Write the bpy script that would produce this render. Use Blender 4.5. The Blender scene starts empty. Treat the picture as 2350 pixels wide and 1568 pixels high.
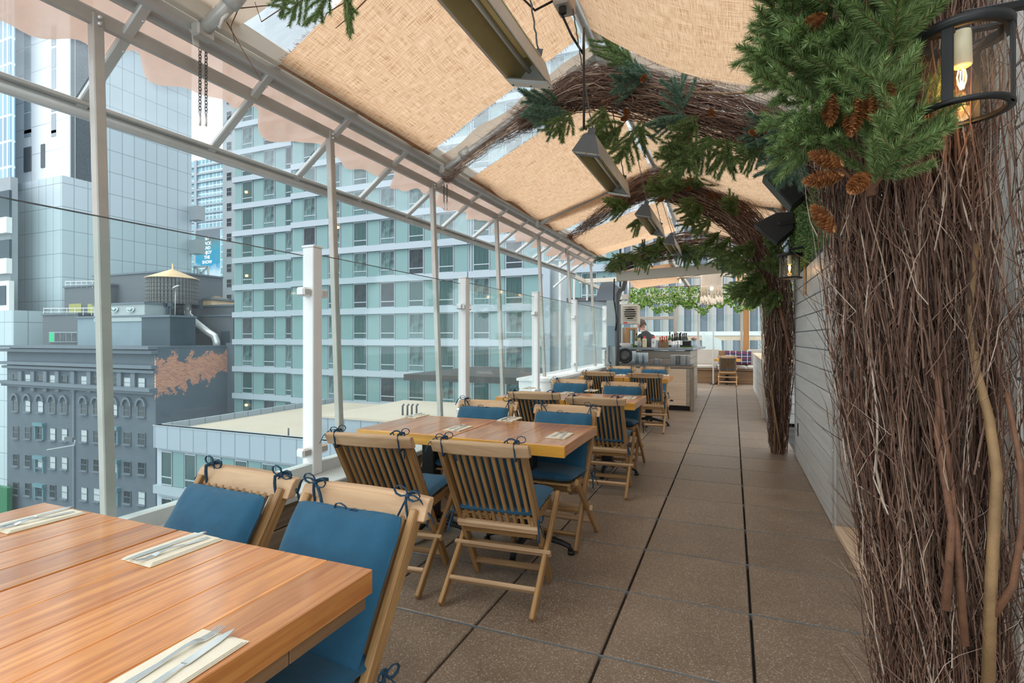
import bpy, math, random
from mathutils import Vector, Matrix, noise
random.seed(7)
R=random.random
def U(a,b): return a+(b-a)*random.random()
SC=bpy.context.scene
COL=SC.collection
# ---------------------------------------------------------------- camera, sky, light
YAW=22.6; FPX=1218.0; CX=1175.0; HZ=777.0; EYE=1.35
S_,C_=math.sin(math.radians(YAW)),math.cos(math.radians(YAW))
cam=bpy.data.cameras.new('camera'); cam.sensor_width=36; cam.lens=36*FPX/2350; cam.shift_y=-7/2350
cam.clip_end=2000; cam.clip_start=.05
co=bpy.data.objects.new('camera',cam); COL.objects.link(co); co.location=(0,0,EYE)
co.rotation_euler=(math.radians(90),0,math.radians(YAW)); SC.camera=co
vs=SC.view_settings; vs.view_transform='Standard'; vs.look='None'; vs.exposure=0.45; vs.gamma=1; vs.use_curve_mapping=False
w=bpy.data.worlds.new('sky'); SC.world=w; w.use_nodes=True
nt=w.node_tree; nt.nodes.clear()
o_=nt.nodes.new('ShaderNodeOutputWorld'); bg=nt.nodes.new('ShaderNodeBackground'); bg.inputs['Strength'].default_value=1.5
tc=nt.nodes.new('ShaderNodeTexCoord'); sx=nt.nodes.new('ShaderNodeSeparateXYZ'); rp=nt.nodes.new('ShaderNodeValToRGB')
rp.color_ramp.elements[0].position=.0; rp.color_ramp.elements[0].color=(.80,.90,.96,1)
rp.color_ramp.elements[1].position=.6; rp.color_ramp.elements[1].color=(.90,.96,1.0,1)
nt.links.new(tc.outputs['Generated'],sx.inputs[0]); nt.links.new(sx.outputs['Z'],rp.inputs[0])
nt.links.new(rp.outputs[0],bg.inputs[0]); nt.links.new(bg.outputs[0],o_.inputs[0])
sd=bpy.data.lights.new('sun','SUN'); sd.energy=1.5; sd.angle=math.radians(40); sd.color=(1,.97,.93)
so=bpy.data.objects.new('sun',sd); COL.objects.link(so); so.rotation_euler=(math.radians(38),0,math.radians(-50))
# ---------------------------------------------------------------- rays of the photograph -> points on known planes
def _d(x,y):
    a=(x-CX)/FPX
    return (-S_+a*C_, C_+a*S_, -(y-HZ)/FPX)
def PX(x,y,X):
    d=_d(x,y);t=X/d[0];return Vector((X,d[1]*t,EYE+d[2]*t))
def PY(x,y,Y):
    d=_d(x,y);t=Y/d[1];return Vector((d[0]*t,Y,EYE+d[2]*t))
def PZ(x,y,Z):
    d=_d(x,y);t=(Z-EYE)/d[2];return Vector((d[0]*t,d[1]*t,Z))
# ---------------------------------------------------------------- materials
def lin(c):
    return tuple((v/255/12.92 if v/255<=.04045 else ((v/255+.055)/1.055)**2.4) for v in c)+(1,)
class NT:
    def __init__(s,name):
        s.m=bpy.data.materials.new(name); s.m.use_nodes=True; s.t=s.m.node_tree; s.t.nodes.clear()
        s.out=s.n('OutputMaterial')
    def n(s,k,**kw):
        n=s.t.nodes.new('ShaderNode'+k)
        for a,b in kw.items(): setattr(n,a,b)
        return n
    def l(s,a,b): s.t.links.new(a,b)
    def set(s,sock,v):
        if isinstance(v,bpy.types.NodeSocket): s.l(v,sock)
        else: sock.default_value=v
    def coord(s,kind='Object',scale=(1,1,1)):
        t=s.n('TexCoord'); m=s.n('Mapping'); s.l(t.outputs[kind],m.inputs[0]); m.inputs['Scale'].default_value=scale
        return m.outputs[0]
    def noise(s,vec,scale,detail=4,rough=.6,dist=0):
        n=s.n('TexNoise'); s.l(vec,n.inputs['Vector']); n.inputs['Scale'].default_value=scale; n.inputs['Detail'].default_value=detail
        n.inputs['Roughness'].default_value=rough; n.inputs['Distortion'].default_value=dist; return n.outputs['Fac']
    def ramp(s,fac,stops):
        r=s.n('ValToRGB'); e=r.color_ramp.elements
        while len(e)<len(stops): e.new(.5)
        for i,(p,c) in enumerate(stops): e[i].position=p; e[i].color=c if len(c)==4 else tuple(c)+(1,)
        s.l(fac,r.inputs[0]); return r.outputs[0]
    def mix(s,fac,a,b,mode='MIX'):
        m=s.n('MixRGB',blend_type=mode); s.set(m.inputs[0],fac); s.set(m.inputs[1],a); s.set(m.inputs[2],b); return m.outputs[0]
    def math(s,op,a,b=0):
        m=s.n('Math',operation=op); s.set(m.inputs[0],a); s.set(m.inputs[1],b); return m.outputs[0]
    def bump(s,h,strength=.3,dist=.01):
        b=s.n('Bump'); s.l(h,b.inputs['Height']); b.inputs['Strength'].default_value=strength; b.inputs['Distance'].default_value=dist
        return b.outputs[0]
    def bsdf(s,color,rough=.5,metal=0,normal=None,spec=.5,**kw):
        b=s.n('BsdfPrincipled'); s.set(b.inputs['Base Color'],color); s.set(b.inputs['Roughness'],rough)
        b.inputs['Metallic'].default_value=metal; b.inputs['Specular IOR Level'].default_value=spec
        if normal: s.l(normal,b.inputs['Normal'])
        for k,v in kw.items(): s.set(b.inputs[k.replace('_',' ')],v)
        return b.outputs[0]
    def done(s,sh): s.l(sh,s.out.inputs['Surface']); return s.m
def plain(name,c,rough=.5,metal=0,var=.12,scale=6,bump=.0,spec=.5,kind='Object'):
    n=NT(name); v=n.coord(kind); f=n.noise(v,scale)
    c=lin(c) ; dk=tuple(x*(1-var) for x in c[:3])+(1,); lt=tuple(min(1,x*(1+var)) for x in c[:3])+(1,)
    col=n.ramp(f,[(.3,dk),(.7,lt)])
    nm=n.bump(n.noise(v,scale*12),bump,.004) if bump else None
    return n.done(n.bsdf(col,rough,metal,nm,spec))
def wood(name,dark,light,rough=.5,grain=26,stretch=1.2,var=.25,kind='UV',coat=0,bump=.15,big=0):
    n=NT(name); v=n.coord(kind,(stretch,grain,grain)); f=n.noise(v,1.0,6,.65,.6)
    oi=n.n('ObjectInfo'); off=n.math('MULTIPLY',oi.outputs['Random'],30)
    cb=n.n('CombineXYZ'); n.l(off,cb.inputs[0]); n.l(off,cb.inputs[1])
    va=n.n('VectorMath',operation='ADD'); n.l(v,va.inputs[0]); n.l(cb.outputs[0],va.inputs[1])
    f=n.noise(va.outputs[0],1.0,6,.65,.6)
    col=n.ramp(f,[(.28,lin(dark)),(.72,lin(light))])
    if big:
        v2=n.n('VectorMath',operation='MULTIPLY'); n.l(va.outputs[0],v2.inputs[0]); v2.inputs[1].default_value=(.9,.09,.09)
        g=n.noise(v2.outputs[0],1.6,3,.5,2.5)
        col=n.mix(n.ramp(g,[(.45,(0,0,0)),(.8,(big,big,big))]),col,lin(tuple(int(x*.62) for x in dark)))
    rv=n.math('ADD',n.math('MULTIPLY',oi.outputs['Random'],var*2),1-var)
    hs=n.n('HueSaturation'); n.l(rv,hs.inputs['Value']); n.l(col,hs.inputs['Color'])
    return n.done(n.bsdf(hs.outputs[0],rough,0,n.bump(f,bump,.002),.5,Coat_Weight=coat,Coat_Roughness=.12))
M={}
M['teak']=wood('teak',(120,84,46),(190,148,96),.55,30,2.0,.15)
M['teak_top']=wood('weathered_teak',(176,136,98),(216,182,144),.55,26,1.6,.07)
M['table']=wood('table_wood',(184,102,44),(240,168,92),.28,46,1.6,.16,coat=.6,bump=.08,big=.38)
M['table_edge']=wood('table_edge_wood',(198,132,44),(236,176,72),.32,18,1.4,.06,coat=.3,bump=.05,big=.3)
M['oldboard']=wood('weathered_board',(92,78,64),(150,134,114),.75,20,1.1,.12)
M['bench_wood']=wood('bench_wood',(112,84,58),(142,108,76),.5,16,1.1,.08)
M['ply']=wood('pale_wood',(196,166,136),(222,198,172),.6,14,1.0,.05)
M['post_wood']=wood('post_wood',(140,94,48),(172,122,70),.5,16,1.1,.05)
M['graywood']=wood('painted_board',(184,184,182),(208,208,206),.42,14,.8,.06,bump=.12)
M['graywood2']=wood('taupe_board',(148,136,122),(176,164,150),.5,14,.8,.05,bump=.12)
M['alu']=plain('aluminium',(188,188,184),.35,.3,.1,3)
M['alu_dull']=plain('dull_aluminium',(176,170,162),.45,.25,.12,4)
M['steel']=plain('steel',(222,222,220),.25,.45,.06,3)
M['cutlery']=plain('cutlery_steel',(222,222,220),.18,.7,.03,5)
M['pipe']=plain('galvanised_pipe',(190,188,182),.35,.3,.12,8)
M['white']=plain('white_paint',(226,228,226),.4,0,.04,3)
M['cap']=plain('grey_cap',(196,202,200),.5,0,.08,4)
M['black']=plain('black_metal',(34,34,34),.45,.3,.1,8)
M['blackbox']=plain('black_speaker',(30,31,32),.5,0,.1,8)
M['darkgrey']=plain('dark_grey',(82,84,84),.5,.2,.1,6)
M['strap']=plain('strap',(222,214,204),.8,0,.05,10)
M['beam']=plain('painted_beam',(196,186,170),.5,0,.06,4)
M['tie']=plain('tie_fabric',(34,66,88),.85,0,.15,40)
M['napkin']=plain('napkin',(232,224,204),.85,0,.03,20,.2)
M['skin']=plain('skin',(206,150,126),.55,0,.06,10)
M['hair']=plain('grey_hair',(92,82,74),.8,0,.3,60,.5)
M['suit']=plain('suit_cloth',(62,64,66),.85,0,.1,30)
M['shirt']=plain('shirt_cloth',(208,206,204),.8)
M['bar_top']=plain('bar_top_paint',(132,140,146),.32,0,.08,3)
M['cream']=plain('cream_plastic',(222,208,170),.4,0,.04)
M['whitep']=plain('white_plastic',(226,226,222),.35,0,.03)
M['red']=plain('red_plastic',(214,52,72),.4)
M['taupe_vinyl']=plain('bench_cushion',(178,168,156),.55,0,.05,5)
M['elec']=plain('grey_enclosure',(158,168,170),.5,0,.05,4)
M['orange']=plain('orange_ribbon',(198,142,62),.7,0,.25,60,.5)
M['peel']=plain('citrus',(236,160,40),.5)
M['lime']=plain('herb',(88,128,48),.6)
M['greenhose']=plain('green_hose',(36,112,72),.4)
M['rope']=plain('grey_rope',(150,142,132),.9,0,.25,90)
def fabric(name,c,fold=.3):
    n=NT(name); v=n.coord('Object'); f=n.noise(v,9,3); f2=n.noise(v,900,2)
    c=lin(c); col=n.ramp(f,[(.3,tuple(x*.88 for x in c[:3])+(1,)),(.7,tuple(x*1.1 for x in c[:3])+(1,))])
    h=n.math('ADD',n.math('MULTIPLY',n.noise(v,14,4,.5,.8),6),f2)
    return n.done(n.bsdf(col,.8,0,n.bump(h,fold,.003),.3,Sheen_Weight=.15))
M['cushion']=fabric('blue_cushion',(34,86,114))
def burlap():
    n=NT('burlap'); t=n.n('TexCoord'); m=n.n('Mapping'); n.l(t.outputs['UV'],m.inputs[0])
    m.inputs['Scale'].default_value=(1,1,1)
    a=n.n('Mapping'); n.l(m.outputs[0],a.inputs[0]); a.inputs['Scale'].default_value=(7,190,1)
    b=n.n('Mapping'); n.l(m.outputs[0],b.inputs[0]); b.inputs['Scale'].default_value=(190,7,1)
    fa=n.noise(a.outputs[0],1,3,.7); fb=n.noise(b.outputs[0],1,3,.7)
    s=n.math('MULTIPLY',n.math('ADD',fa,fb),.5)
    col=n.ramp(s,[(.37,lin((132,92,56))),(.45,lin((196,156,120))),(.60,lin((224,190,158)))])
    d=n.n('BsdfDiffuse'); n.l(col,d.inputs[0]); tr=n.n('BsdfTranslucent'); n.l(col,tr.inputs[0])
    nm=n.bump(s,.35,.004); n.l(nm,d.inputs['Normal'])
    mx=n.n('MixShader'); mx.inputs[0].default_value=.7; n.l(d.outputs[0],mx.inputs[1]); n.l(tr.outputs[0],mx.inputs[2])
    return n.done(mx.outputs[0])
M['burlap']=burlap()
def translu(name,c,tfac,alpha=0.0,rough=.5):
    n=NT(name); v=n.coord('Object'); f=n.noise(v,5,3)
    c=lin(c); col=n.ramp(f,[(.3,tuple(x*.86 for x in c[:3])+(1,)),(.7,c)])
    d=n.n('BsdfDiffuse'); n.l(col,d.inputs[0]); tr=n.n('BsdfTranslucent'); n.l(col,tr.inputs[0])
    mx=n.n('MixShader'); mx.inputs[0].default_value=tfac; n.l(d.outputs[0],mx.inputs[1]); n.l(tr.outputs[0],mx.inputs[2])
    o=mx.outputs[0]
    if alpha:
        tp=n.n('BsdfTransparent'); m2=n.n('MixShader'); m2.inputs[0].default_value=alpha; n.l(o,m2.inputs[1]); n.l(tp.outputs[0],m2.inputs[2]); o=m2.outputs[0]
    return n.done(o)
M['taupe_cloth']=translu('taupe_cover',(206,186,166),.45)
M['valance']=translu('valance_cloth',(206,172,152),.5,.10)
def glass(name,tint,haze=0.0,gl=1.0,bumpy=0,ior=1.45,dirt=0):
    n=NT(name); tp=n.n('BsdfTransparent'); tp.inputs[0].default_value=tint
    g=n.n('BsdfGlossy'); g.inputs['Roughness'].default_value=.03 if not bumpy else .08
    fr=n.n('LayerWeight'); fr.inputs['Blend'].default_value=.5
    fac=n.math('MULTIPLY',n.math('ADD',n.math('MULTIPLY',n.math('POWER',fr.outputs['Facing'],5),.7),.025),gl)
    mx=n.n('MixShader'); n.l(fac,mx.inputs[0]); n.l(tp.outputs[0],mx.inputs[1]); n.l(g.outputs[0],mx.inputs[2])
    o=mx.outputs[0]
    if bumpy:
        v=n.coord('Object'); b=n.bump(n.noise(v,5,4,.6,1.5),bumpy,.05); n.l(b,g.inputs['Normal']); n.l(b,fr.inputs['Normal'])
    if haze:
        v=n.coord('Object'); f=n.noise(v,2.2,5,.65,1.2)
        tr=n.n('BsdfTranslucent'); tr.inputs[0].default_value=(.85,.92,.97,1); d=n.n('BsdfDiffuse'); d.inputs[0].default_value=(.8,.87,.92,1)
        m3=n.n('MixShader'); m3.inputs[0].default_value=.35; n.l(tr.outputs[0],m3.inputs[1]); n.l(d.outputs[0],m3.inputs[2])
        hz=n.math('MULTIPLY',n.math('ADD',f,.1),haze*1.7)
        m2=n.n('MixShader'); n.l(hz,m2.inputs[0]); n.l(o,m2.inputs[1]); n.l(m3.outputs[0],m2.inputs[2]); o=m2.outputs[0]
    return n.done(o)
M['glass']=glass('rail_glass',(.93,.975,.965,1),.02,1.0)
M['vinyl']=glass('clear_vinyl',(.95,.98,1,1),.32,1.0,.6)
M['vinyl_soft']=glass('clear_overhang',(.97,.99,1,1),.13,1.0,.25)
M['lampglass']=glass('lamp_glass',(.93,.93,.92,1),.02,1.2)
M['tumbler']=glass('tumbler_glass',(.9,.94,.95,1),.34,3)
M['bottleglass']=plain('dark_bottle',(30,36,30),.12,0,.2,4)
M['greenbottle']=plain('green_bottle',(60,92,48),.12,0,.2,4)
M['label']=plain('bottle_label',(220,216,206),.6)
M['amber']=plain('amber_bottle',(150,84,52),.15,0,.3,5)
def emit(name,c,s):
    n=NT(name); e=n.n('Emission'); e.inputs[0].default_value=c; e.inputs[1].default_value=s; return n.done(e.outputs[0])
M['filament']=emit('filament',(1,.62,.22,1),60)
M['glow']=emit('warm_bulb',(1,.66,.3,1),8)
M['screenlight']=emit('lit_window',(.75,.8,.35,1),.55)
M['greenlight']=emit('green_light',(.1,.8,.4,1),.8)
M['hotlamp']=emit('room_lamp',(1,.62,.25,1),2.5)
def tilemat():
    n=NT('paver'); v=n.coord('Object'); oi=n.n('ObjectInfo')
    cb=n.n('CombineXYZ'); r=n.math('MULTIPLY',oi.outputs['Random'],50); n.l(r,cb.inputs[0]); n.l(r,cb.inputs[1])
    va=n.n('VectorMath',operation='ADD'); n.l(v,va.inputs[0]); n.l(cb.outputs[0],va.inputs[1]); v=va.outputs[0]
    big=n.noise(v,3,4); sp=n.n('TexVoronoi'); sp.inputs['Scale'].default_value=230; n.l(v,sp.inputs['Vector'])
    sc=n.n('SeparateColor'); n.l(sp.outputs['Color'],sc.inputs[0])
    base=n.ramp(big,[(.3,lin((106,88,72))),(.7,lin((140,119,100)))])
    spk=n.ramp(sc.outputs[0],[(0,lin((70,60,52))),(.25,lin((125,108,92))),(.86,lin((140,122,104))),(.93,lin((214,206,194)))])
    col=n.mix(.42,base,spk)
    hs=n.n('HueSaturation'); n.l(n.math('ADD',n.math('MULTIPLY',oi.outputs['Random'],.18),.91),hs.inputs['Value']); n.l(col,hs.inputs['Color'])
    ro=n.math('ADD',n.math('MULTIPLY',big,.25),.30)
    return n.done(n.bsdf(hs.outputs[0],ro,0,n.bump(n.math('ADD',sc.outputs[1],n.noise(v,60)),.14,.002),.5))
M['tile']=tilemat()
M['joint']=plain('joint',(62,62,60),.8,0,.2,20)
M['jointstrip']=plain('joint_strip',(104,110,112),.6,0,.15,12)
def island(name,stops,rough=.7,trans=0,bump=0):
    n=NT(name); g=n.n('NewGeometry'); col=n.ramp(g.outputs['Random Per Island'],stops)
    b=n.bsdf(col,rough,0,None,.35)
    if trans:
        tr=n.n('BsdfTranslucent'); n.l(col,tr.inputs[0]); mx=n.n('MixShader'); mx.inputs[0].default_value=trans; n.l(b,mx.inputs[1]); n.l(tr.outputs[0],mx.inputs[2]); b=mx.outputs[0]
    return n.done(b)
M['twig']=island('twigs',[(0,lin((62,42,34))),(.35,lin((96,70,56))),(.65,lin((124,92,76))),(.88,lin((158,128,108))),(1,lin((214,196,178)))],.7)
M['pale_branch']=plain('pale_branch',(142,112,76),.65,0,.25,14,.4)
M['brown_branch']=plain('brown_branch',(112,76,54),.7,0,.3,20,.5)
M['needle']=island('needles',[(0,lin((70,98,48))),(.5,lin((120,150,84))),(1,lin((186,204,142)))],.5,.3)
M['needle_blue']=island('blue_needles',[(0,lin((58,92,74))),(.5,lin((100,136,112))),(1,lin((158,186,160)))],.5,.2)
M['cone']=island('cone_scales',[(0,lin((110,64,34))),(.6,lin((164,108,62))),(1,lin((196,146,94)))],.6)
M['hedge']=island('hedge_leaves',[(0,lin((44,70,36))),(.6,lin((92,128,68))),(1,lin((140,170,104)))],.5,.2)
M['ivy']=island('ivy_leaves',[(0,lin((60,92,30))),(.5,lin((112,156,54))),(.8,lin((150,180,80))),(1,lin((235,238,225)))],.5,.4)
M['macrame']=plain('cotton_cord',(222,206,188),.9,0,.12,60)
# building materials
M['hotel_wall']=plain('hotel_render',(166,176,184),.5,0,.04,.2)
M['teal']=plain('teal_panel',(106,138,138),.45,0,.06,.3)
M['hframe']=plain('white_frame',(152,164,172),.4,0,.03,1)
def curtain(name,a,b,c2):
    n=NT(name); v=n.coord('Object',(38,1,1)); f=n.noise(v,1,2,.5); oi=n.n('ObjectInfo')
    col=n.ramp(f,[(.3,lin(a)),(.7,lin(b))])
    v2=n.coord('Object'); g=n.noise(v2,1.2,3); col=n.mix(n.ramp(g,[(.45,(0,0,0)),(.62,(1,1,1))]),col,lin(c2))
    return n.done(n.bsdf(col,.15,0,None,.35))
M['curtain']=curtain('curtained_pane',(28,52,54),(64,94,92),(44,74,74))
M['curtain2']=curtain('halfcurtain_pane',(60,88,90),(100,128,126),(24,36,40))
M['darkpane']=curtain('dark_pane',(34,46,52),(56,68,72),(24,32,36))
M['hist']=plain('grey_brick_paint',(84,96,106),.7,0,.08,.6,.3)
M['hist_trim']=plain('grey_trim',(98,110,120),.6,0,.06,.5)
M['hist_teal']=plain('verdigris_trim',(86,124,134),.6,0,.08,.5)
M['winpale']=plain('blind_pane',(176,184,186),.3,0,.1,.8)
def brickwall():
    n=NT('peeling_brick'); v=n.coord('Object'); 
    mp=n.n('Mapping'); n.l(v,mp.inputs[0]); mp.inputs['Rotation'].default_value=(0,math.radians(90),math.radians(90))
    br=n.n('TexBrick'); sp=n.n('SeparateXYZ'); n.l(v,sp.inputs[0]); cb=n.n('CombineXYZ'); n.l(sp.outputs['Y'],cb.inputs[0]); n.l(sp.outputs['Z'],cb.inputs[1])
    n.l(cb.outputs[0],br.inputs['Vector']); br.inputs['Scale'].default_value=1; br.inputs['Brick Width'].default_value=.42; br.inputs['Row Height'].default_value=.16
    br.inputs['Mortar Size'].default_value=.015
    br.inputs['Color1'].default_value=lin((206,142,112)); br.inputs['Color2'].default_value=lin((176,112,92)); br.inputs['Mortar'].default_value=lin((196,176,160))
    # patch: peeling where height minus a slanted line plus noise is positive (shape of the bare area itself)
    ng=n.noise(v,.75,9,.72,.3)
    mid=n.math('ADD',n.math('MULTIPLY',sp.outputs['Y'],.20),4.1); half=n.math('ADD',n.math('MULTIPLY',sp.outputs['Y'],-.16),2.7)
    a=n.math('SUBTRACT',1.0,n.math('DIVIDE',n.math('ABSOLUTE',n.math('SUBTRACT',sp.outputs['Z'],mid)),half))
    a=n.math('ADD',a,n.math('MULTIPLY',n.math('SUBTRACT',ng,.5),3.2))
    fac=n.ramp(a,[(.22,(0,0,0)),(.30,(1,1,1))])
    col=n.mix(fac,lin((90,102,112)),br.outputs[0])
    return n.done(n.bsdf(col,.8,0,None,.2))
M['brickwall']=brickwall()
def panelmat(name,c,w_,h_,line=(150,160,166),off=.0):
    n=NT(name); v=n.coord('Object'); sp=n.n('SeparateXYZ'); n.l(v,sp.inputs[0])
    s=n.math('ADD',sp.outputs['X'],sp.outputs['Y']); cb=n.n('CombineXYZ'); n.l(s,cb.inputs[0]); n.l(sp.outputs['Z'],cb.inputs[1])
    br=n.n('TexBrick'); n.l(cb.outputs[0],br.inputs['Vector']); br.offset=0; br.inputs['Scale'].default_value=1
    br.inputs['Brick Width'].default_value=w_; br.inputs['Row Height'].default_value=h_; br.inputs['Mortar Size'].default_value=.05
    c=lin(c); br.inputs['Color1'].default_value=c; br.inputs['Color2'].default_value=tuple(x*.95 for x in c[:3])+(1,); br.inputs['Mortar'].default_value=lin(line)
    br.inputs['Mortar Smooth'].default_value=.1
    return n.done(n.bsdf(br.outputs[0],.35,0,None,.5))
M['panel']=panelmat('metal_panels',(182,197,203),1.9,3.55,(132,144,150))
M['panel_white']=panelmat('white_panels',(236,242,246),7,4.4,(170,182,190))
M['annex']=panelmat('annex_panels',(148,160,170),1.25,30,(116,128,138))
def gridglass(name,c,w_,h_,line):
    n=NT(name); v=n.coord('Object'); sp=n.n('SeparateXYZ'); n.l(v,sp.inputs[0])
    s=n.math('ADD',sp.outputs['X'],sp.outputs['Y']); cb=n.n('CombineXYZ'); n.l(s,cb.inputs[0]); n.l(sp.outputs['Z'],cb.inputs[1])
    br=n.n('TexBrick'); n.l(cb.outputs[0],br.inputs['Vector']); br.offset=0; br.inputs['Scale'].default_value=1
    br.inputs['Brick Width'].default_value=w_; br.inputs['Row Height'].default_value=h_; br.inputs['Mortar Size'].default_value=.18
    c=lin(c); br.inputs['Color1'].default_value=c; br.inputs['Color2'].default_value=tuple(x*.6 for x in c[:3])+(1,); br.inputs['Mortar'].default_value=lin(line)
    return n.done(n.bsdf(br.outputs[0],.15,0,None,.7))
M['stave']=plain('tank_staves',(104,102,100),.8,0,.5,2)
M['glasstower']=gridglass('curtain_wall',(132,182,196),1.7,2.4,(196,214,220))
M['bluetower']=gridglass('blue_curtain_wall',(120,164,190),1.2,4,(210,226,236))
M['conc']=plain('concrete',(146,154,158),.7,0,.06,.3)
M['conc_d']=plain('dark_concrete',(94,100,106),.7,0,.06,.3)
M['conc_b']=plain('blue_render',(124,142,152),.7,0,.08,.4)
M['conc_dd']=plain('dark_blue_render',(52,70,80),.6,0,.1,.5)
M['roofpale']=plain('pale_roof',(184,172,156),.8,0,.06,.3)
M['copper']=plain('tan_roof',(222,188,148),.6,0,.1,1)
M['street']=plain('street',(92,96,98),.9,0,.1,.05)
M['backpanel']=plain('pale_facade',(204,196,186),.6,0,.03,.3)
M['backglass']=plain('dark_facade_glass',(100,108,116),.3,0,.08,.5)
def plaid():
    n=NT('plaid'); v=n.coord('Object',(1,1,1)); sp=n.n('SeparateXYZ'); n.l(v,sp.inputs[0])
    def stripe(ax,per,lo,hi,ph=0):
        m=n.math('FRACT',n.math('ADD',n.math('MULTIPLY',sp.outputs[ax],1/per),ph)); a=n.math('GREATER_THAN',m,lo); b=n.math('LESS_THAN',m,hi); return n.math('MULTIPLY',a,b)
    base=lin((36,52,76))
    col=n.mix(n.math('MULTIPLY',stripe('X',.16,.0,.35),.6),base,lin((84,34,56)))
    col=n.mix(n.math('MULTIPLY',stripe('Z',.16,.1,.35),.6),col,lin((120,40,58)))
    col=n.mix(stripe('X',.16,.6,.66),col,lin((220,214,210))); col=n.mix(stripe('Z',.16,.6,.66),col,lin((220,214,210)))
    return n.done(n.bsdf(col,.85))
M['plaid']=plaid()
# ---------------------------------------------------------------- mesh builder
WL={}
class MB:
    def __init__(s): s.v=[];s.f=[];s.uv=[];s.sm=[]
    def add(s,vs,fs,uvs=None,sm=False):
        b=len(s.v); s.v+= [tuple(p) for p in vs]
        for i,f in enumerate(fs):
            s.f.append(tuple(b+k for k in f)); s.uv.append(uvs[i] if uvs else [(0,0)]*len(f)); s.sm.append(sm)
        return s
    def bar(s,p0,p1,w,t,up=(0,0,1),ch=.15,w2=None,t2=None):
        p0=Vector(p0);p1=Vector(p1);d=(p1-p0); L=d.length; d.normalize(); up=Vector(up)
        if abs(d.dot(up))>.98: up=Vector((0,1,0)) if abs(d.y)<.9 else Vector((1,0,0))
        sd=d.cross(up).normalized(); un=sd.cross(d).normalized()
        w2=w if w2 is None else w2; t2=t if t2 is None else t2
        c=ch*min(w,t); rings=[]
        def ring(p,w,t,c):
            a,b=w/2,t/2
            return [p+sd*x+un*y for x,y in ((-a+c,-b),(a-c,-b),(a,-b+c),(a,b-c),(a-c,b),(-a+c,b),(-a,b-c),(-a,-b+c))]
        if c>0:
            R0=[(p0,w-2*c,t-2*c,0.0),(p0+d*c,w,t,c),(p1-d*c,w2,t2,c),(p1,w2-2*c,t2-2*c,0.0)]
        else: R0=[(p0,w,t,0),(p1,w2,t2,0)]
        if c==0:
            def r4(p,w,t): return [p+sd*x+un*y for x,y in ((-w/2,-t/2),(w/2,-t/2),(w/2,t/2),(-w/2,t/2))]
            vs=r4(p0,w,t)+r4(p1,w2,t2); per=[0,w,w+t,2*w+t,2*w+2*t]
            fs=[(i,(i+1)%4,4+(i+1)%4,4+i) for i in range(4)]
            uv=[[(0,per[i]),(0,per[i+1]),(L,per[i+1]),(L,per[i])] for i in range(4)]
            fs+=[(3,2,1,0),(4,5,6,7)]; uv+=[[(0,0),(0,w),(.02,w),(.02,0)]]*2
            return s.add(vs,fs,uv)
        vs=[]
        for p,a,b,cc in R0: vs+=ring(p,a,b,max(cc,1e-5))
        per=[0]; 
        for i in range(8): per.append(per[-1]+(w if i in(0,4) else t if i in (2,6) else c))
        us=[0,c,L-c,L]; fs=[];uv=[]
        for k in range(3):
            for i in range(8):
                j=(i+1)%8; fs.append((k*8+i,k*8+j,(k+1)*8+j,(k+1)*8+i)); uv.append([(us[k],per[i]),(us[k],per[i+1]),(us[k+1],per[i+1]),(us[k+1],per[i])])
        fs.append(tuple(range(7,-1,-1))); fs.append(tuple(range(24,32)))
        e=[(0,i*.01) for i in range(8)]; uv+=[e,e]
        return s.add(vs,fs,uv)
    def box(s,x0,x1,y0,y1,z0,z1,ch=.0):
        dx,dy,dz=x1-x0,y1-y0,z1-z0; cx,cy,cz=(x0+x1)/2,(y0+y1)/2,(z0+z1)/2
        if dx>=dy and dx>=dz: return s.bar((x0,cy,cz),(x1,cy,cz),dy,dz,(0,0,1),ch)
        if dy>=dz: return s.bar((cx,y0,cz),(cx,y1,cz),dx,dz,(0,0,1),ch)
        return s.bar((cx,cy,z0),(cx,cy,z1),dx,dy,(0,1,0),ch)
    def tube(s,pts,r,n=8,cap=True,sm=True,flat=1.0):
        pts=[Vector(p) for p in pts]; m=len(pts)
        if not hasattr(r,'__len__'): r=[r]*m
        vs=[];up=None; L=0; Ls=[]
        for i,p in enumerate(pts):
            d=(pts[min(i+1,m-1)]-pts[max(i-1,0)])
            if d.length<1e-9: d=Vector((0,0,1))
            d.normalize()
            if up is None:
                up=Vector((0,0,1)) if abs(d.z)<.9 else Vector((1,0,0))
            sd=d.cross(up)
            if sd.length<1e-6: sd=d.cross(Vector((0,1,0.3)))
            sd.normalize(); up=sd.cross(d).normalized()
            for k in range(n):
                a=2*math.pi*k/n; vs.append(p+sd*(math.cos(a)*r[i])+up*(math.sin(a)*r[i]*flat))
            if i: L+=(pts[i]-pts[i-1]).length
            Ls.append(L)
        fs=[];uv=[]
        for i in range(m-1):
            for k in range(n):
                j=(k+1)%n; fs.append((i*n+k,i*n+j,(i+1)*n+j,(i+1)*n+k)); pr=2*math.pi*max(r[i],.001)/n
                uv.append([(Ls[i],k*pr),(Ls[i],(k+1)*pr),(Ls[i+1],(k+1)*pr),(Ls[i+1],k*pr)])
        if cap and n>2:
            fs.append(tuple(range(n-1,-1,-1))); uv.append([(0,0)]*n); fs.append(tuple(range((m-1)*n,m*n))); uv.append([(0,0)]*n)
        return s.add(vs,fs,uv,sm)
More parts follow.
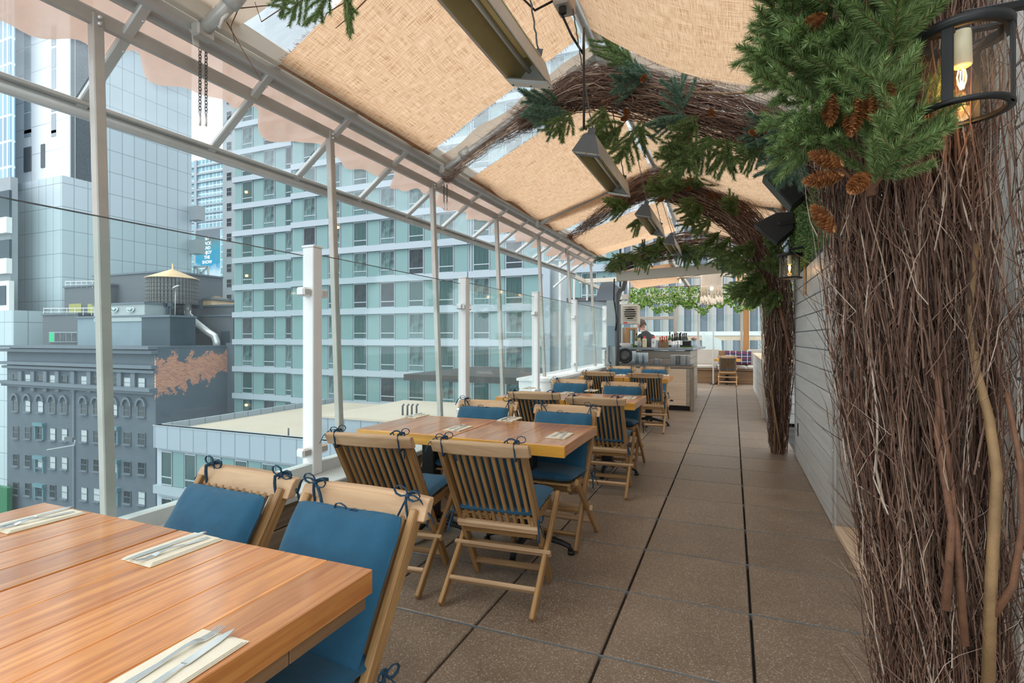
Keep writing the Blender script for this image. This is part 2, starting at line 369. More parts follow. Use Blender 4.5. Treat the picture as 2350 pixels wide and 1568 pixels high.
    def lathe(s,prof,n=20,o=(0,0,0),sm=True,axis=None):
        o=Vector(o); vs=[]
        for r,z in prof:
            for k in range(n):
                a=2*math.pi*k/n; vs.append(Vector((r*math.cos(a),r*math.sin(a),z)))
        if axis is not None:
            q=Vector((0,0,1)).rotation_difference(Vector(axis)); vs=[q@p for p in vs]
        vs=[p+o for p in vs]
        fs=[(i*n+k,i*n+(k+1)%n,(i+1)*n+(k+1)%n,(i+1)*n+k) for i in range(len(prof)-1) for k in range(n)]
        return s.add(vs,fs,None,sm)
    def quad(s,a,b,c,d,uv=None,sm=False): return s.add([a,b,c,d],[(0,1,2,3)],[uv] if uv else None,sm)
    def prism(s,poly,y0,y1,axis='Y'):
        n=len(poly)
        if axis=='Y': vs=[(x,y0,z) for x,z in poly]+[(x,y1,z) for x,z in poly]
        elif axis=='X': vs=[(y0,x,z) for x,z in poly]+[(y1,x,z) for x,z in poly]
        else: vs=[(x,z,y0) for x,z in poly]+[(x,z,y1) for x,z in poly]
        fs=[(i,(i+1)%n,n+(i+1)%n,n+i) for i in range(n)]+[tuple(range(n-1,-1,-1)),tuple(range(n,2*n))]
        return s.add(vs,fs)
    def mesh(s,name):
        me=bpy.data.meshes.new(name); me.from_pydata(s.v,[],s.f)
        ul=me.uv_layers.new(name='UVMap'); flat=[c for f in s.uv for p in f for c in p]
        ul.data.foreach_set('uv',flat); me.polygons.foreach_set('use_smooth',s.sm); me.update(); return me
    def build(s,name,m,parent=None,local=False,**tags):
        if parent is None and not local:
            xs=[p[0] for p in s.v];ys=[p[1] for p in s.v];zs=[p[2] for p in s.v]
            o=Vector(((min(xs)+max(xs))/2,(min(ys)+max(ys))/2,min(zs)))
            s.v=[tuple(Vector(p)-o) for p in s.v]
        elif parent is not None and not local:
            o=WL.get(parent.name,Vector((0,0,0))); s.v=[tuple(Vector(p)-o) for p in s.v]; o=Vector((0,0,0))
        else: o=Vector((0,0,0))
        me=s.mesh(name); me.materials.append(m)
        ob=bpy.data.objects.new(name,me); COL.objects.link(ob)
        ob.location=o
        if parent is not None: ob.parent=parent; WL[ob.name]=WL.get(parent.name,Vector((0,0,0)))
        else: WL[ob.name]=o
        for k,v in tags.items(): ob[k]=v
        return ob
def tag(o,label=None,cat=None,group=None,kind=None):
    if label: o['label']=label
    if cat: o['category']=cat
    if group: o['group']=group
    if kind: o['kind']=kind
    return o
def empty(name,loc=(0,0,0),rz=0,**t):
    o=bpy.data.objects.new(name,None); COL.objects.link(o); o.location=loc; o.rotation_euler.z=rz; o.empty_display_size=.1
    WL[o.name]=Vector(loc); tag(o,t.get('label'),t.get('cat'),t.get('group'),t.get('kind')); return o
def inst(me,name,parent,loc=(0,0,0),rot=(0,0,0),scale=(1,1,1)):
    o=bpy.data.objects.new(name,me); COL.objects.link(o); o.parent=parent; o.location=loc; o.rotation_euler=rot; o.scale=scale
    if parent is not None: WL[o.name]=WL.get(parent.name,Vector((0,0,0)))+Vector(loc)
    return o
def copy_tree(o,parent=None):
    c=o.copy(); COL.objects.link(c); c.parent=parent
    for ch in [x for x in o.children]: copy_tree(ch,c)
    return c
def bev(o,w,seg=2):
    m=o.modifiers.new('b','BEVEL'); m.width=w; m.segments=seg; m.limit_method='ANGLE'; return o
STR='structure'
# ================================================================ FLOOR
floor=empty('floor',(0,0,0),kind=STR)
MB().box(-2.6,2.2,-1.2,17.7,-.16,-.045).build('slab',M['joint'],floor); MB().box(-12,14,17.7,24,-.3,-.06).build('slab',M['joint'],floor)
TX=[-2.32,-1.72,-1.12,-.52,.08,.68,1.28]; TY0=2.235-.618*5; 
def tilemesh(w_,d_):
    return MB().box(-w_/2,w_/2,-d_/2,d_/2,-.04,0,.12)
tm=tilemesh(.588,.607).mesh('tile'); tm.materials.append(M['tile'])
for c in range(6):
    for r in range(29):
        y=TY0+.618*(r+.5); 
        if c==5 and r>9: continue
        if y>17.2: continue
        inst(tm,'tile',floor,((TX[c]+TX[c+1])/2,y,U(-.0015,.0005)),(0,0,random.choice((0,math.pi))))
s=MB()
for r in range(29): s.box(-2.32,.9 if r>9 else 1.28,TY0+.618*r-.0055,TY0+.618*r+.0055,-.03,-.002)
s.build('joint_strip',M['jointstrip'],floor,kind='stuff')
# ================================================================ LEFT PARAPET + GLASS RAIL
pw=empty('wall_left',(-2.5,3,0),kind=STR)
MB().box(-2.74,-2.40,-.8,7.3,-.1,.40).build('parapet_core',M['conc'],pw)
yy=-.8
for row in range(3):
    y=-.8-(row*.6)
    while y<7.3:
        y2=min(y+1.95,7.3)
        MB().box(-2.40,-2.365,max(y,-.8)+.002,y2-.002,.005+row*.135,.133+row*.135,.12).build('board',M['oldboard'],pw)
        y=y2
y=-.8
while y<7.3:
    MB().box(-2.75,-2.33,y+.002,min(y+2.02,7.3)-.002,.405,.445,.15).build('cap',M['cap'],pw); y+=2.02
MB().box(-2.635,-2.565,-.8,7.3,.445,.52).build('glass_shoe',M['cap'],pw)
MB().box(-2.95,-2.45,7.35,12.2,-.1,.72).build('white_parapet',M['white'],pw)
MB().box(-2.98,-2.42,7.33,12.2,.72,.76).build('white_cap',M['white'],pw)
rail=empty('window_1',(-2.6,3,.5),kind=STR)
PYs=[.58,2.77,4.94,7.14,9.13,11.56]
def ztop(y): return 1.955+.011*(y-2.77)
pt=None
for i,y in enumerate(PYs):
    z0=.445 if y<7.2 else .76
    p=MB().box(-2.648,-2.555,y-.042,y+.042,z0,ztop(y),.06); p.box(-2.652,-2.551,y-.046,y+.046,ztop(y),ztop(y)+.012,.1)
    ps=p.build('rail_post',M['white'],rail)
    for zc in (z0+.13 if y>7.2 else .60,ztop(y)-.30):
        for sgn in (-1,1):
            c=MB().box(-2.635,-2.565,y+sgn*.042+(0 if sgn>0 else -.075),y+sgn*.042+(.075 if sgn>0 else 0),zc-.03,zc+.03,.2)
            c.build('glass_clamp',M['steel'],ps)
for a,b in zip([-1.4]+PYs,PYs+[13.4]):
    y0,y1=a+.09,b-.09
    if b>12.5: continue
    z0=.50 if a<7 else .80
    MB().box(-2.607,-2.595,y0,y1,z0,ztop(a)-.04).build('glass_panel',M['glass'],rail)
    MB().box(-2.608,-2.594,y0,y1,ztop(a)-.04,ztop(a)-.036).build('glass_edge',M['darkgrey'],rail)
# cross glass rail at the end of the parapet
cr=empty('glass_divider',(-2.3,11.9,0),label='clear glass screen with white posts standing beside the bar pipe',cat='screen')
MB().box(-2.45,-2.2,11.9,11.912,.8,2.1).build('glass_panel',M['glass'],cr)
# ================================================================ ROOF STRUCTURE
roof=empty('ceiling',(-1,5,3),kind=STR)
def ze(y): return 2.86+.008*(y-1.5)
for i,y in enumerate([.02,1.57,3.16,4.63,6.2,7.8,9.4,11.1]):
    z0=.445 if y<7.2 else .76
    zt=ze(y)
    p=MB().bar((-2.70,y,z0),(-2.80,y,zt+.03),.046,.05,(0,1,0),.1).build('roof_post',M['alu_dull'],roof)
    q=MB(); q.lathe([(0,0),(.009,0),(.009,.012),(0,.014)],8,(-2.775,y,zt+.01),axis=(1,0,0)); q.lathe([(0,0),(.009,0),(.009,.012),(0,.014)],8,(-2.775,y,zt-.02),axis=(1,0,0)); q.build('bolt',M['steel'],p)
def alongY(name,x,z,w_,t_,m,y0=-1.2,y1=11.3,dz=.008,ch=.1):
    return MB().bar((x,y0,z+dz*(y0-1.5)),(x,y1,z+dz*(y1-1.5)),w_,t_,(0,0,1),ch).build(name,m,roof)
alongY('eave_bar',-2.80,2.875,.03,.075,M['alu_dull'])
alongY('gutter_side',-2.70,2.985,.02,.09,M['alu'])
alongY('eave_tube',-2.63,3.0,.07,.07,M['alu'],ch=.3)
alongY('eave_beam',-2.54,3.05,.05,.11,M['beam'])
pu=MB(); pu.tube([(-3.19,y,2.545+.018*(y-1.5)) for y in (-1.2,11.2)],.032,10); pu.bar((-3.15,-1.2,2.58+.018*-2.7),(-3.15,11.2,2.58+.018*9.7),.05,.02); pu.build('outer_purlin',M['alu'],roof)
RY=[-.6,.15,.93,1.71,2.465,3.2,3.96,4.72,5.46,6.25,7.0,7.75,8.5,9.25,10.0,10.75]
for y in RY:
    a=Vector((-3.19,y,2.56+.018*(y-1.5))); b=Vector((-2.58,y,3.035+.008*(y-1.5)))
    g=MB(); g.bar(a,b,.055,.03,(0,0,1),.2); g.bar(a+Vector((.0,0,.02)),b+Vector((0,0,.02)),.018,.03); r=g.build('overhang_rafter',M['alu'],roof)
    q=MB()
    for f in (.1,.3,.55,.8):
        c=a.lerp(b,f); q.lathe([(0,-.024),(.006,-.024),(.006,0)],6,c+Vector((0,.018,0)))
    q.build('bolt',M['steel'],r)
for a,b in zip(RY,RY[1:]):
    if b<.1: continue
    z1=lambda y:2.60+.018*(y-1.5); z2=lambda y:3.06+.008*(y-1.5)
    MB().quad((-3.17,a+.03,z1(a)),(-3.17,b-.03,z1(b)),(-2.58,b-.03,z2(b)),(-2.58,a+.03,z2(a))).build('overhang_sheet',M['vinyl_soft'],roof)
# scalloped valance lying over the overhang
val=MB(); N=420; y0,y1=-.9,11.2
pr=[]
for i in range(N+1):
    y=y0+(y1-y0)*i/N
    ph=(y-1.71)/.76
    fr_=ph%1.0; k=.60+.05*math.sin(ph*math.pi*2-1.2)-.20*math.exp(-((fr_-.13)/.10)**2)*(.6+.4*math.sin(int(ph)*2.3))+.07*noise.noise(Vector((y*2.1,4,0)))+.02*math.sin(y*23)
    row=[]
    for j in range(6):
        t=j/5*k*1.05; 
        p=Vector((-2.60-.60*t,y,3.075+.008*(y-1.5)-.45*t+.022*math.sin(y*5+j*1.9)+.014*noise.noise(Vector((y*6,j,0)))))
        row.append(p)
    pr.append(row)
vs=[p for r_ in pr for p in r_]
val.add(vs,[(i*6+j,i*6+j+1,(i+1)*6+j+1,(i+1)*6+j) for i in range(N) for j in range(5)],None,True)
tag(val.build('fabric_valance',M['valance']),'thin peach fabric valance with a wavy edge over the glass eave','fabric')
# frames
FR=[(1.95,-1.08,3.90),(4.47,-1.08,3.80),(7.15,-.95,3.62),(9.85,-.95,3.45)]
EL=lambda y:Vector((-2.56,y,3.02+.004*(y-1.5)))
def RE(y): return Vector((.50,y,3.02-.03*(y-4.4)))
def ridge(y):
    if y<=FR[0][0]: return Vector((FR[0][1],y,FR[0][2]))
    for (a,xa,za),(b,xb,zb) in zip(FR,FR[1:]):
        if y<=b:
            f=(y-a)/(b-a); return Vector((xa+(xb-xa)*f,y,za+(zb-za)*f))
    return Vector((FR[-1][1],y,FR[-1][2]))
rp_=MB(); rp_.tube([ridge(y) for y in (-1.2,1.95,4.47,7.15,9.85)],.034,12); rp_.build('ridge_pipe',M['pipe'],roof)
for k,(y,x,z) in enumerate(FR[:3]):
    f=MB(); f.tube([EL(y)-Vector((.03,0,.06)),EL(y)+Vector((.15,0,.02)),ridge(y)-Vector((0,0,.05))],.036,12); fo=f.build('frame_pipe',M['pipe'],roof)
    f=MB(); f.tube([ridge(y)-Vector((0,0,.05)),RE(y)-Vector((.05,0,0)),RE(y)+Vector((.14,0,-.2)),(.70,y,2.5),(.72,y,.0)],.036,12); f.build('frame_pipe',M['pipe'],roof)
    for P,Q in ((EL(y)+Vector((.22,0,.07)),ridge(y)),(RE(y)-Vector((.08,0,-.02)),ridge(y)),(ridge(y)-Vector((.2,0,.14)),EL(y)),(ridge(y)+Vector((.16,0,-.12)),RE(y))):
        d=(Q-P).normalized(); MB().tube([P-d*.05,P+d*.05],.05,14).build('pipe_collar',M['pipe'],fo)
    c=EL(y)+Vector((.12,0,0))
    MB().tube([c+Vector((.05*math.cos(t),.02*math.sin(t*2),.05*math.sin(t)-.01)) for t in [i*.7 for i in range(10)]],.008,6).build('strap_buckle',M['strap'],fo)
    MB().box(EL(y).x-.04,EL(y).x+.02,y-.05,y+.05,EL(y).z-.10,EL(y).z-.03,.15).build('bracket',M['alu_dull'],fo)
alongY('right_eave_tube',.56,3.12,.07,.07,M['pipe'],y1=9.9,dz=-.03,ch=.3)
# chains hanging from the eave
def chain(x,y,z,n,label,cat='chain'):
    t=empty('hanging_chain',(x,y,z),label=label,cat=cat)
    for st in range(2 if n>8 else 1):
        g=MB()
        for i in range(n):
            c=Vector((x+st*.022,y+st*.02,z-i*.018)); pts=[]
            for k in range(9):
                a=2*math.pi*k/8; u=math.cos(a)*.008; h=math.sin(a)*.013
                pts.append(c+(Vector((u,0,h)) if i%2 else Vector((0,u,h))))
            g.tube(pts,.0025,5,False)
        g.build('chain_links',M['darkgrey'],t)
        MB().tube([(x+st*.022,y+st*.02,z-n*.018+.005),(x+st*.022,y+st*.02,z-n*.018-.06)],.006,8).build('chain_pin',M['steel'],t)
chain(-2.74,PX(459,150,-2.74).y,PX(459,115,-2.74).z,20,'double steel chain hanging under the eave at the upper left')
chain(-2.62,PX(1019,440,-2.62).y,PX(1019,425,-2.62).z,10,'short steel chain hanging at the left foot of the first full arch')
chain(-2.60,8.6,2.86,8,'small steel chain hanging at the left foot of the second arch')
# white strap dangling
st=MB(); pts=[PX(418,42,-2.62),PX(437,55,-2.62),PX(447,80,-2.62),PX(450,105,-2.62)]
for a,b in zip(pts,pts[1:]): st.bar(a,b,.004,.034,(0,1,0),0)
tag(st.build('loose_strap',M['strap']),'loose white strap dangling from the eave tube by the chain','strap')
# clear roof sheets and cover strips
def slopept(side,y,t,off=0):
    a=EL(y) if side<0 else RE(y)+Vector((.12,0,0)); b=ridge(y); return a.lerp(b,t)+Vector((0,0,off))
def sheet(side,y0,y1,m,name,off,sag=0,nu=8,nv=10,t0=0,t1=1,wav=0,parent=None,edge=0,uvs=1.0,**tg):
    g=MB(); vs=[];uv=[]
    for i in range(nu+1):
        for j in range(nv+1):
            v=j/nv; t=t0+(t1-t0)*v; y=y0+(y1-y0)*i/nu
            if edge: y+= (edge*noise.noise(Vector((t*5,y0,side)))) if i in (0,nu) else 0
            p=slopept(side,y,t,off); p.z-=sag*4*v*(1-v); p.z+=wav*noise.noise(Vector((y*1.7,t*2.3,side*4)))
            vs.append(p); uv.append((y*uvs,t*1.7*uvs))
    fs=[];u2=[]
    for i in range(nu):
        for j in range(nv):
            q=(i*(nv+1)+j,i*(nv+1)+j+1,(i+1)*(nv+1)+j+1,(i+1)*(nv+1)+j); fs.append(q); u2.append([uv[k] for k in q])
    g.add(vs,fs,u2,True); return g.build(name,m,parent,**tg)
for side in (-1,1):
    for a,b in ((-1.2,1.95),(1.95,4.47),(4.47,7.15),(7.15,9.85)):
        sheet(side,a,b,M['vinyl'],'roof_sheet',.05,0,10,10,wav=.03,parent=roof)
    for y,x,z in FR[:3]:
        a_,b_=((y-.12,y+.28) if y>2 else (y-.5,y+.18))
        sheet(side,a_,b_,M['taupe_cloth'],'cover_strip',.02,0,5,24,wav=.02,parent=roof,edge=.07)
alongY('ridge_cover',-1.06,3.93,.16,.01,M['taupe_cloth'],y1=4.4,dz=-.03)
# burlap shades: left slope, then right slope (sagging between ridge and eave)
def burl(side,y0,y1,sag,label,t0=0.02,t1=.97,off=-.03,folds=0,rows=36):
    g=MB(); nu,nv=56,rows; vs=[];uv=[]
    for i in range(nu+1):
        for j in range(nv+1):
            u=i/nu; v=j/nv; t=t0+(t1-t0)*v; y=y0+(y1-y0)*u
            p=slopept(side,y,t,off); 
            p.z-=sag*4*v*(1-v)*(.75+.25*math.sin(u*math.pi))
            if side<0: p.z-=.03*math.sin(u*math.pi)*math.sin(v*math.pi)
            if folds:
                p.z+=folds*math.sin(u*19+2.5*v+2*noise.noise(Vector((u*2,v*1.2,side))))*(.25+abs(v-.5))
            p.z+=.012*noise.noise(Vector((y*4,t*4,0)))
            if i in (0,nu): p.y+=.008*noise.noise(Vector((t*60,0,y0)))
            vs.append(p); uv.append((y,t*1.75))
    fs=[];u2=[]
    for i in range(nu):
        for j in range(nv):
            q=(i*(nv+1)+j,i*(nv+1)+j+1,(i+1)*(nv+1)+j+1,(i+1)*(nv+1)+j); fs.append(q); u2.append([uv[k] for k in q])
    g.add(vs,fs,u2,True)
    t=empty('burlap_canopy',tuple(slopept(side,(y0+y1)/2,.3,off)),label=label,cat='canopy',group='burlap roof canopies')
    ob=g.build('cloth',M['burlap'],t)
    fr=MB()   # frayed threads along the two cut edges
    for i in (0,nu):
        for k in range(260):
            v=R(); t_=t0+(t1-t0)*v; y=y0 if i==0 else y1; p=slopept(side,y,t_,off); u=i/nu
            p.z-=sag*4*v*(1-v)*.75
            if folds: p.z+=folds*math.sin(u*19+2.5*v+2*noise.noise(Vector((u*2,v*1.2,side))))*(.25+abs(v-.5))
            d=Vector((U(-.01,.01),(-1 if i==0 else 1)*U(.012,.035),U(-.014,.002)))
            fr.tube([p,p+d],[.0012,.0006],3,False)
    fr.build('fray',M['burlap'],t,kind='stuff')
    # rolled hem at the eave
    h=MB(); h.tube([slopept(side,y0+(y1-y0)*i/20,t0,off-.004)+Vector((0,0,.004*math.sin(i))) for i in range(21)],.014,8); h.build('hem',M['burlap'],t)
    return t
burl(-1,2.42,4.12,.0,'square burlap shade on the left slope nearest the viewer beside the long heater')
burl(-1,-.3,1.4,.0,'burlap shade on the left slope overhead behind the viewer')
burl(-1,4.95,7.95,.02,'long burlap shade on the left slope between first and second arch',folds=.03)
burl(-1,8.45,10.6,.03,'last burlap shade on the left slope ending at the painted beam',folds=.02)
burl(1,1.9,4.05,.22,'frayed sagging burlap shade on the right slope above the large pine branches',folds=.022)
burl(1,4.75,6.05,.14,'creased burlap shade on the right slope just behind the first full arch',folds=.03)
burl(1,6.12,7.9,.10,'burlap shade on the right slope above the two black speakers',folds=.03)
burl(1,8.2,9.8,.05,'far burlap shade on the right slope behind the second arch')
# ================================================================ CHAIRS
def pillow(w_,h_,t_,o,ux,uy,un,seed,n=16,puff=1.0):
    """soft cushion; o = centre, ux/uy in-plane axes, un outward normal"""
    g=MB(); o=Vector(o);ux=Vector(ux).normalized();uy=Vector(uy).normalized();un=Vector(un).normalized()
    for sgn in (1,-1):
        vs=[]
        for i in range(n+1):
            for j in range(n+1):
                u=-1+2*i/n; v=-1+2*j/n
                u=math.copysign(abs(u)**.8,u); v=math.copysign(abs(v)**.8,v)
                e=((1-abs(u)**5)*(1-abs(v)**5))**.42
                kx=1-.035*(1-v*v)*abs(u)**3+.0; ky=1-.03*(1-u*u)*abs(v)**3
                rc=1-.05*(abs(u)*abs(v))**6
                wr=.20*noise.noise(Vector((u*4+seed,v*4,seed)))*(abs(u)**3+abs(v)**3)+.10*noise.noise(Vector((u*2+seed,v*2,9)))
                th=t_/2*(e*(1+.18*puff*(1-u*u)*(1-v*v))+wr*e)
                vs.append(o+ux*(u*w_/2*kx*rc)+uy*(v*h_/2*ky*rc)+un*(sgn*th))
        fs=[(i*(n+1)+j,(i+1)*(n+1)+j,(i+1)*(n+1)+j+1,i*(n+1)+j+1) for i in range(n) for j in range(n)]
        if sgn<0: fs=[f[::-1] for f in fs]
        g.add(vs,fs,None,True)
    pts=[]
    for a in range(41):
        th=2*math.pi*a/40; c,s_=math.cos(th),math.sin(th); m=max(abs(c),abs(s_)); u,v=c/m,s_/m
        rc=.985-.05*(abs(u)*abs(v))**6
        pts.append(o+ux*(u*w_/2*(1-.035*(1-v*v)*abs(u)**3)*rc)+uy*(v*h_/2*(1-.03*(1-u*u)*abs(v)**3)*rc)+un*(.002*math.sin(a*3)))
    pip=MB(); pip.tube(pts,.0045,6)
    return g,pip
def bow(c,out,side,seed,long=1.0,wrap=None):
    rnd=random.Random(seed); g=MB(); c=Vector(c); out=Vector(out); side=Vector(side); up=Vector((0,0,1))
    if wrap: # loop round the top rail: wrap=(half thickness y, half height z, centre offset)
        hy,hz,co_=wrap; pts=[]
        for k in range(17):
            a=2*math.pi*k/16; q=max(abs(math.cos(a)),abs(math.sin(a))); pts.append(Vector(co_)+Vector((.004*math.sin(a*2),hy*math.cos(a)/q**.7,hz*math.sin(a)/q**.7)))
        g.tube(pts,[.007]*17,6,False,flat=.4)
    for sg in (-1,1):
        pts=[]
        for k in range(9):
            a=math.pi*2*k/8; pts.append(c+side*(sg*.026*(1-math.cos(a))*.9)+up*(.016*math.sin(a)+.006*sg)+out*(.006+.008*math.sin(a/2)))
        g.tube(pts,.0045,5,False,flat=.45)
        p=c.copy(); pts=[p.copy()]; d=side*sg*rnd.uniform(.2,.8)+up*rnd.uniform(-.9,.5 if long>1 else -.3)+out*rnd.uniform(.1,.5)
        for k in range(6):
            d=(d+Vector((0,0,-.28))+Vector((rnd.uniform(-.2,.2),rnd.uniform(-.2,.2),0))); p=p+d.normalized()*.019*long; pts.append(p.copy())
        g.tube(pts,[.005,.0058,.006,.006,.006,.0058,.0055],5,True,flat=.35)
    g.lathe([(0,-.007),(.008,-.003),(.008,.004),(0,.008)],8,c,axis=out)
    return g
CY0=-.27
def make_chair(variant):
    t=empty('folding_chair')
    A0=lambda s_,z:Vector((s_*.213,CY0+.51*(1-z/.84),z))
    def L(f): return f
    ads=[]
    for s_ in (-1,1):
        MB().bar(A0(s_,.82),A0(s_,.012),.026,.046,(0,1,0),.14).build('back_leg',M['teak'],t,True)   # back upright running down to the front foot
        MB().bar((s_*.240,.325,.475),(s_*.240,-.205,.008),.024,.044,(0,1,0),.2).build('rear_leg',M['teak'],t,True)
    # top rail, slightly curved
    g=MB(); pts=[(-.25,CY0-.001),(-.13,CY0-.010),(0,CY0-.014),(.13,CY0-.010),(.25,CY0-.001)]
    vs=[];
    sec=[(-.019,-.036),(.019,-.036),(.022,-.030),(.022,.022),(.014,.036),(-.014,.036),(-.022,.022),(-.022,-.030)]
    for k,(x,y) in enumerate(pts):
        e=.86 if k in(0,4) else 1
        for a,b in sec:
            vs.append((x,y+a*e-b*.45,.825+b*e))
    fs=[];uv=[]
    for k in range(4):
        for i in range(8):
            j=(i+1)%8; fs.append((k*8+i,(k+1)*8+i,(k+1)*8+j,k*8+j)); uv.append([(k*.12,i*.02),(k*.12+.12,i*.02),(k*.12+.12,i*.02+.02),(k*.12,i*.02+.02)])
    fs+= [tuple(range(8)),tuple(range(39,31,-1))]; uv+=[[(0,i*.01) for i in range(8)]]*2
    g.add(vs,fs,uv); tr=bev(g.build('top_rail',M['teak_top'],t,True),.005)
    lr=MB().bar((-.228,CY0+.51*(1-.375/.84)-.03,.372),(.228,CY0+.51*(1-.375/.84)-.03,.372),.036,.042,(0,-.4,1),.25).build('lower_rail',M['teak_top'],t,True)
    MB().bar((-.2,CY0+.51*(1-.345/.84)-.015,.335),(.2,CY0+.51*(1-.345/.84)-.015,.335),.02,.045,(0,-.4,1),.15).build('back_brace',M['teak'],t,True)
    sm=MB().bar((0,0,0),Vector((0,.51*(.43/.84),-.43)),.019,.018,(0,1,0),.2).mesh('slat'); sm.materials.append(M['teak'])
    for k in range(10):
        x=-.172+k*.344/9; inst(sm,'slat',t,(x,CY0+.51*(1-.805/.84)+.002-.012*(1-(x/.2)**2),.80))
    for nm,z in (('cross_bar',.235),('cross_bar',.105)):
        yb=-.205+.53*(z/.467); MB().bar((-.27 if z>.2 else -.232,yb-.02,z),(.27 if z>.2 else .232,yb-.02,z),.022,.036,(0,-.75,1),.2).build(nm,M['teak_top'],t,True)
        ya=CY0+.51*(1-z/.84); MB().bar((-.205,ya-.0,z-.01),(.205,ya,z-.01),.02,.034,(0,.5,1),.2).build(nm,M['teak'],t,True)
    for s_ in (-1,1):
        MB().bar((s_*.19,-.03,.405),(s_*.19,.32,.43),.024,.042,(0,0,1),.2).build('seat_rail',M['teak'],t,True)
    ss=MB().bar((-.2,0,0),(.2,0,0),.036,.012,(0,0,1),.15).mesh('seat_slat'); ss.materials.append(M['teak'])
    for k in range(8): inst(ss,'seat_slat',t,(0,-.015+k*.047,.432+.0025*k))
    # seat cushion and back cushion with ties
    g,p=pillow(.44,.42,.060,(0,.135,.478),(1,0,0),(0,1,.06),(0,-.06,1),variant); sc=g.build('seat_cushion',M['cushion'],t,True); p.build('piping',M['cushion'],sc,True)
    for s_ in (-1,1): bow((s_*.232,-.07,.435),(s_*1,-.2,0),(0,1,0),variant*9+s_,.9).build('tie',M['tie'],sc,True)
    dn=Vector((0,.51,-.84)).normalized(); nn=Vector((0,.84,.51)).normalized()
    c=Vector((0,CY0+.51*(1-.60/.84),.60))+nn*.050
    hh=.49
    g,p=pillow(.425,hh,.068,c-dn*(-.012 if variant!=3 else -.022),(1,0,0),-dn,nn,variant+5); bc=g.build('back_cushion',M['cushion'],t,True); p.build('piping',M['cushion'],bc,True)
    for s_ in (-1,1):
        rx=s_*.185
        yo=-.028 if variant%2 else .03
        bow((rx,CY0+(0 if variant%2 else .02),.866),(0,yo*8,.6),(1,0,0),variant*7+s_,1.15,(.030,.044,(rx,CY0-.004,.825))).build('tie',M['tie'],bc,True)
    if variant%2==0: bow((0,CY0+.075,.80),(0,.5,1),(1,0,0),variant,.5).build('tie',M['tie'],bc,True)
    return t
protos=[make_chair(v) for v in (1,2,3)]
used=[False]*3
CH=[ # x, y of the seat centre, facing (+1 away from viewer, -1 toward), turn, variant, label
 (-1.115,1.665-.525,-1,-1,1,'teak folding chair with blue cushions behind the nearest table corner, front right'),
 (-1.68,1.69-.525,-1,-3,2,'teak folding chair with sagging blue cushion between nearest table and glass rail'),
 (-1.135,2.55,1,4,0,'slatted teak chair seen from behind, right one at near side of second table'),
 (-1.765,2.52,1,6,0,'slatted teak chair seen from behind, left one by the rail at second table'),
 (-1.12,3.46,-1,0,1,'teak chair facing viewer with blue cushions, right at far side of second table'),
 (-1.775,3.52,-1,2,1,'teak chair facing viewer under the white rail post, left behind second table'),
 (-1.07,4.64,1,2,0,'teak chair seen from behind, right one at near side of third table'),
 (-1.70,4.84,1,3,0,'teak chair seen from behind, left one at near side of third table'),
 (-1.13,5.70,-1,0,1,'teak chair facing viewer, right one at the far side of third table'),
 (-1.775,5.86,-1,0,1,'teak chair facing viewer, left one at the far side of third table'),
 (-1.15,7.92,1,1,0,'teak chair seen from behind, right one at near side of fourth table'),
 (-1.85,8.06,1,0,0,'teak chair seen from behind, left one at near side of fourth table'),
 (-1.24,9.10,-1,0,1,'teak chair facing viewer before the service cabinet, right at fourth table'),
 (-1.82,9.10,-1,0,1,'teak chair facing viewer before the service cabinet, left at fourth table'),
 (-.14,16.45,1,0,0,'lone teak folding chair at the small table before the back bench'),
]
for x,y,fc,tw,v,lab in CH:
    pi=v
    o=protos[pi] if not used[pi] else copy_tree(protos[pi])
    used[pi]=True
    o.location=(x,y,0); o.rotation_euler.z=math.radians(tw)+(0 if fc>0 else math.pi)
    tag(o,lab,'chair','folding chairs with blue cushions')
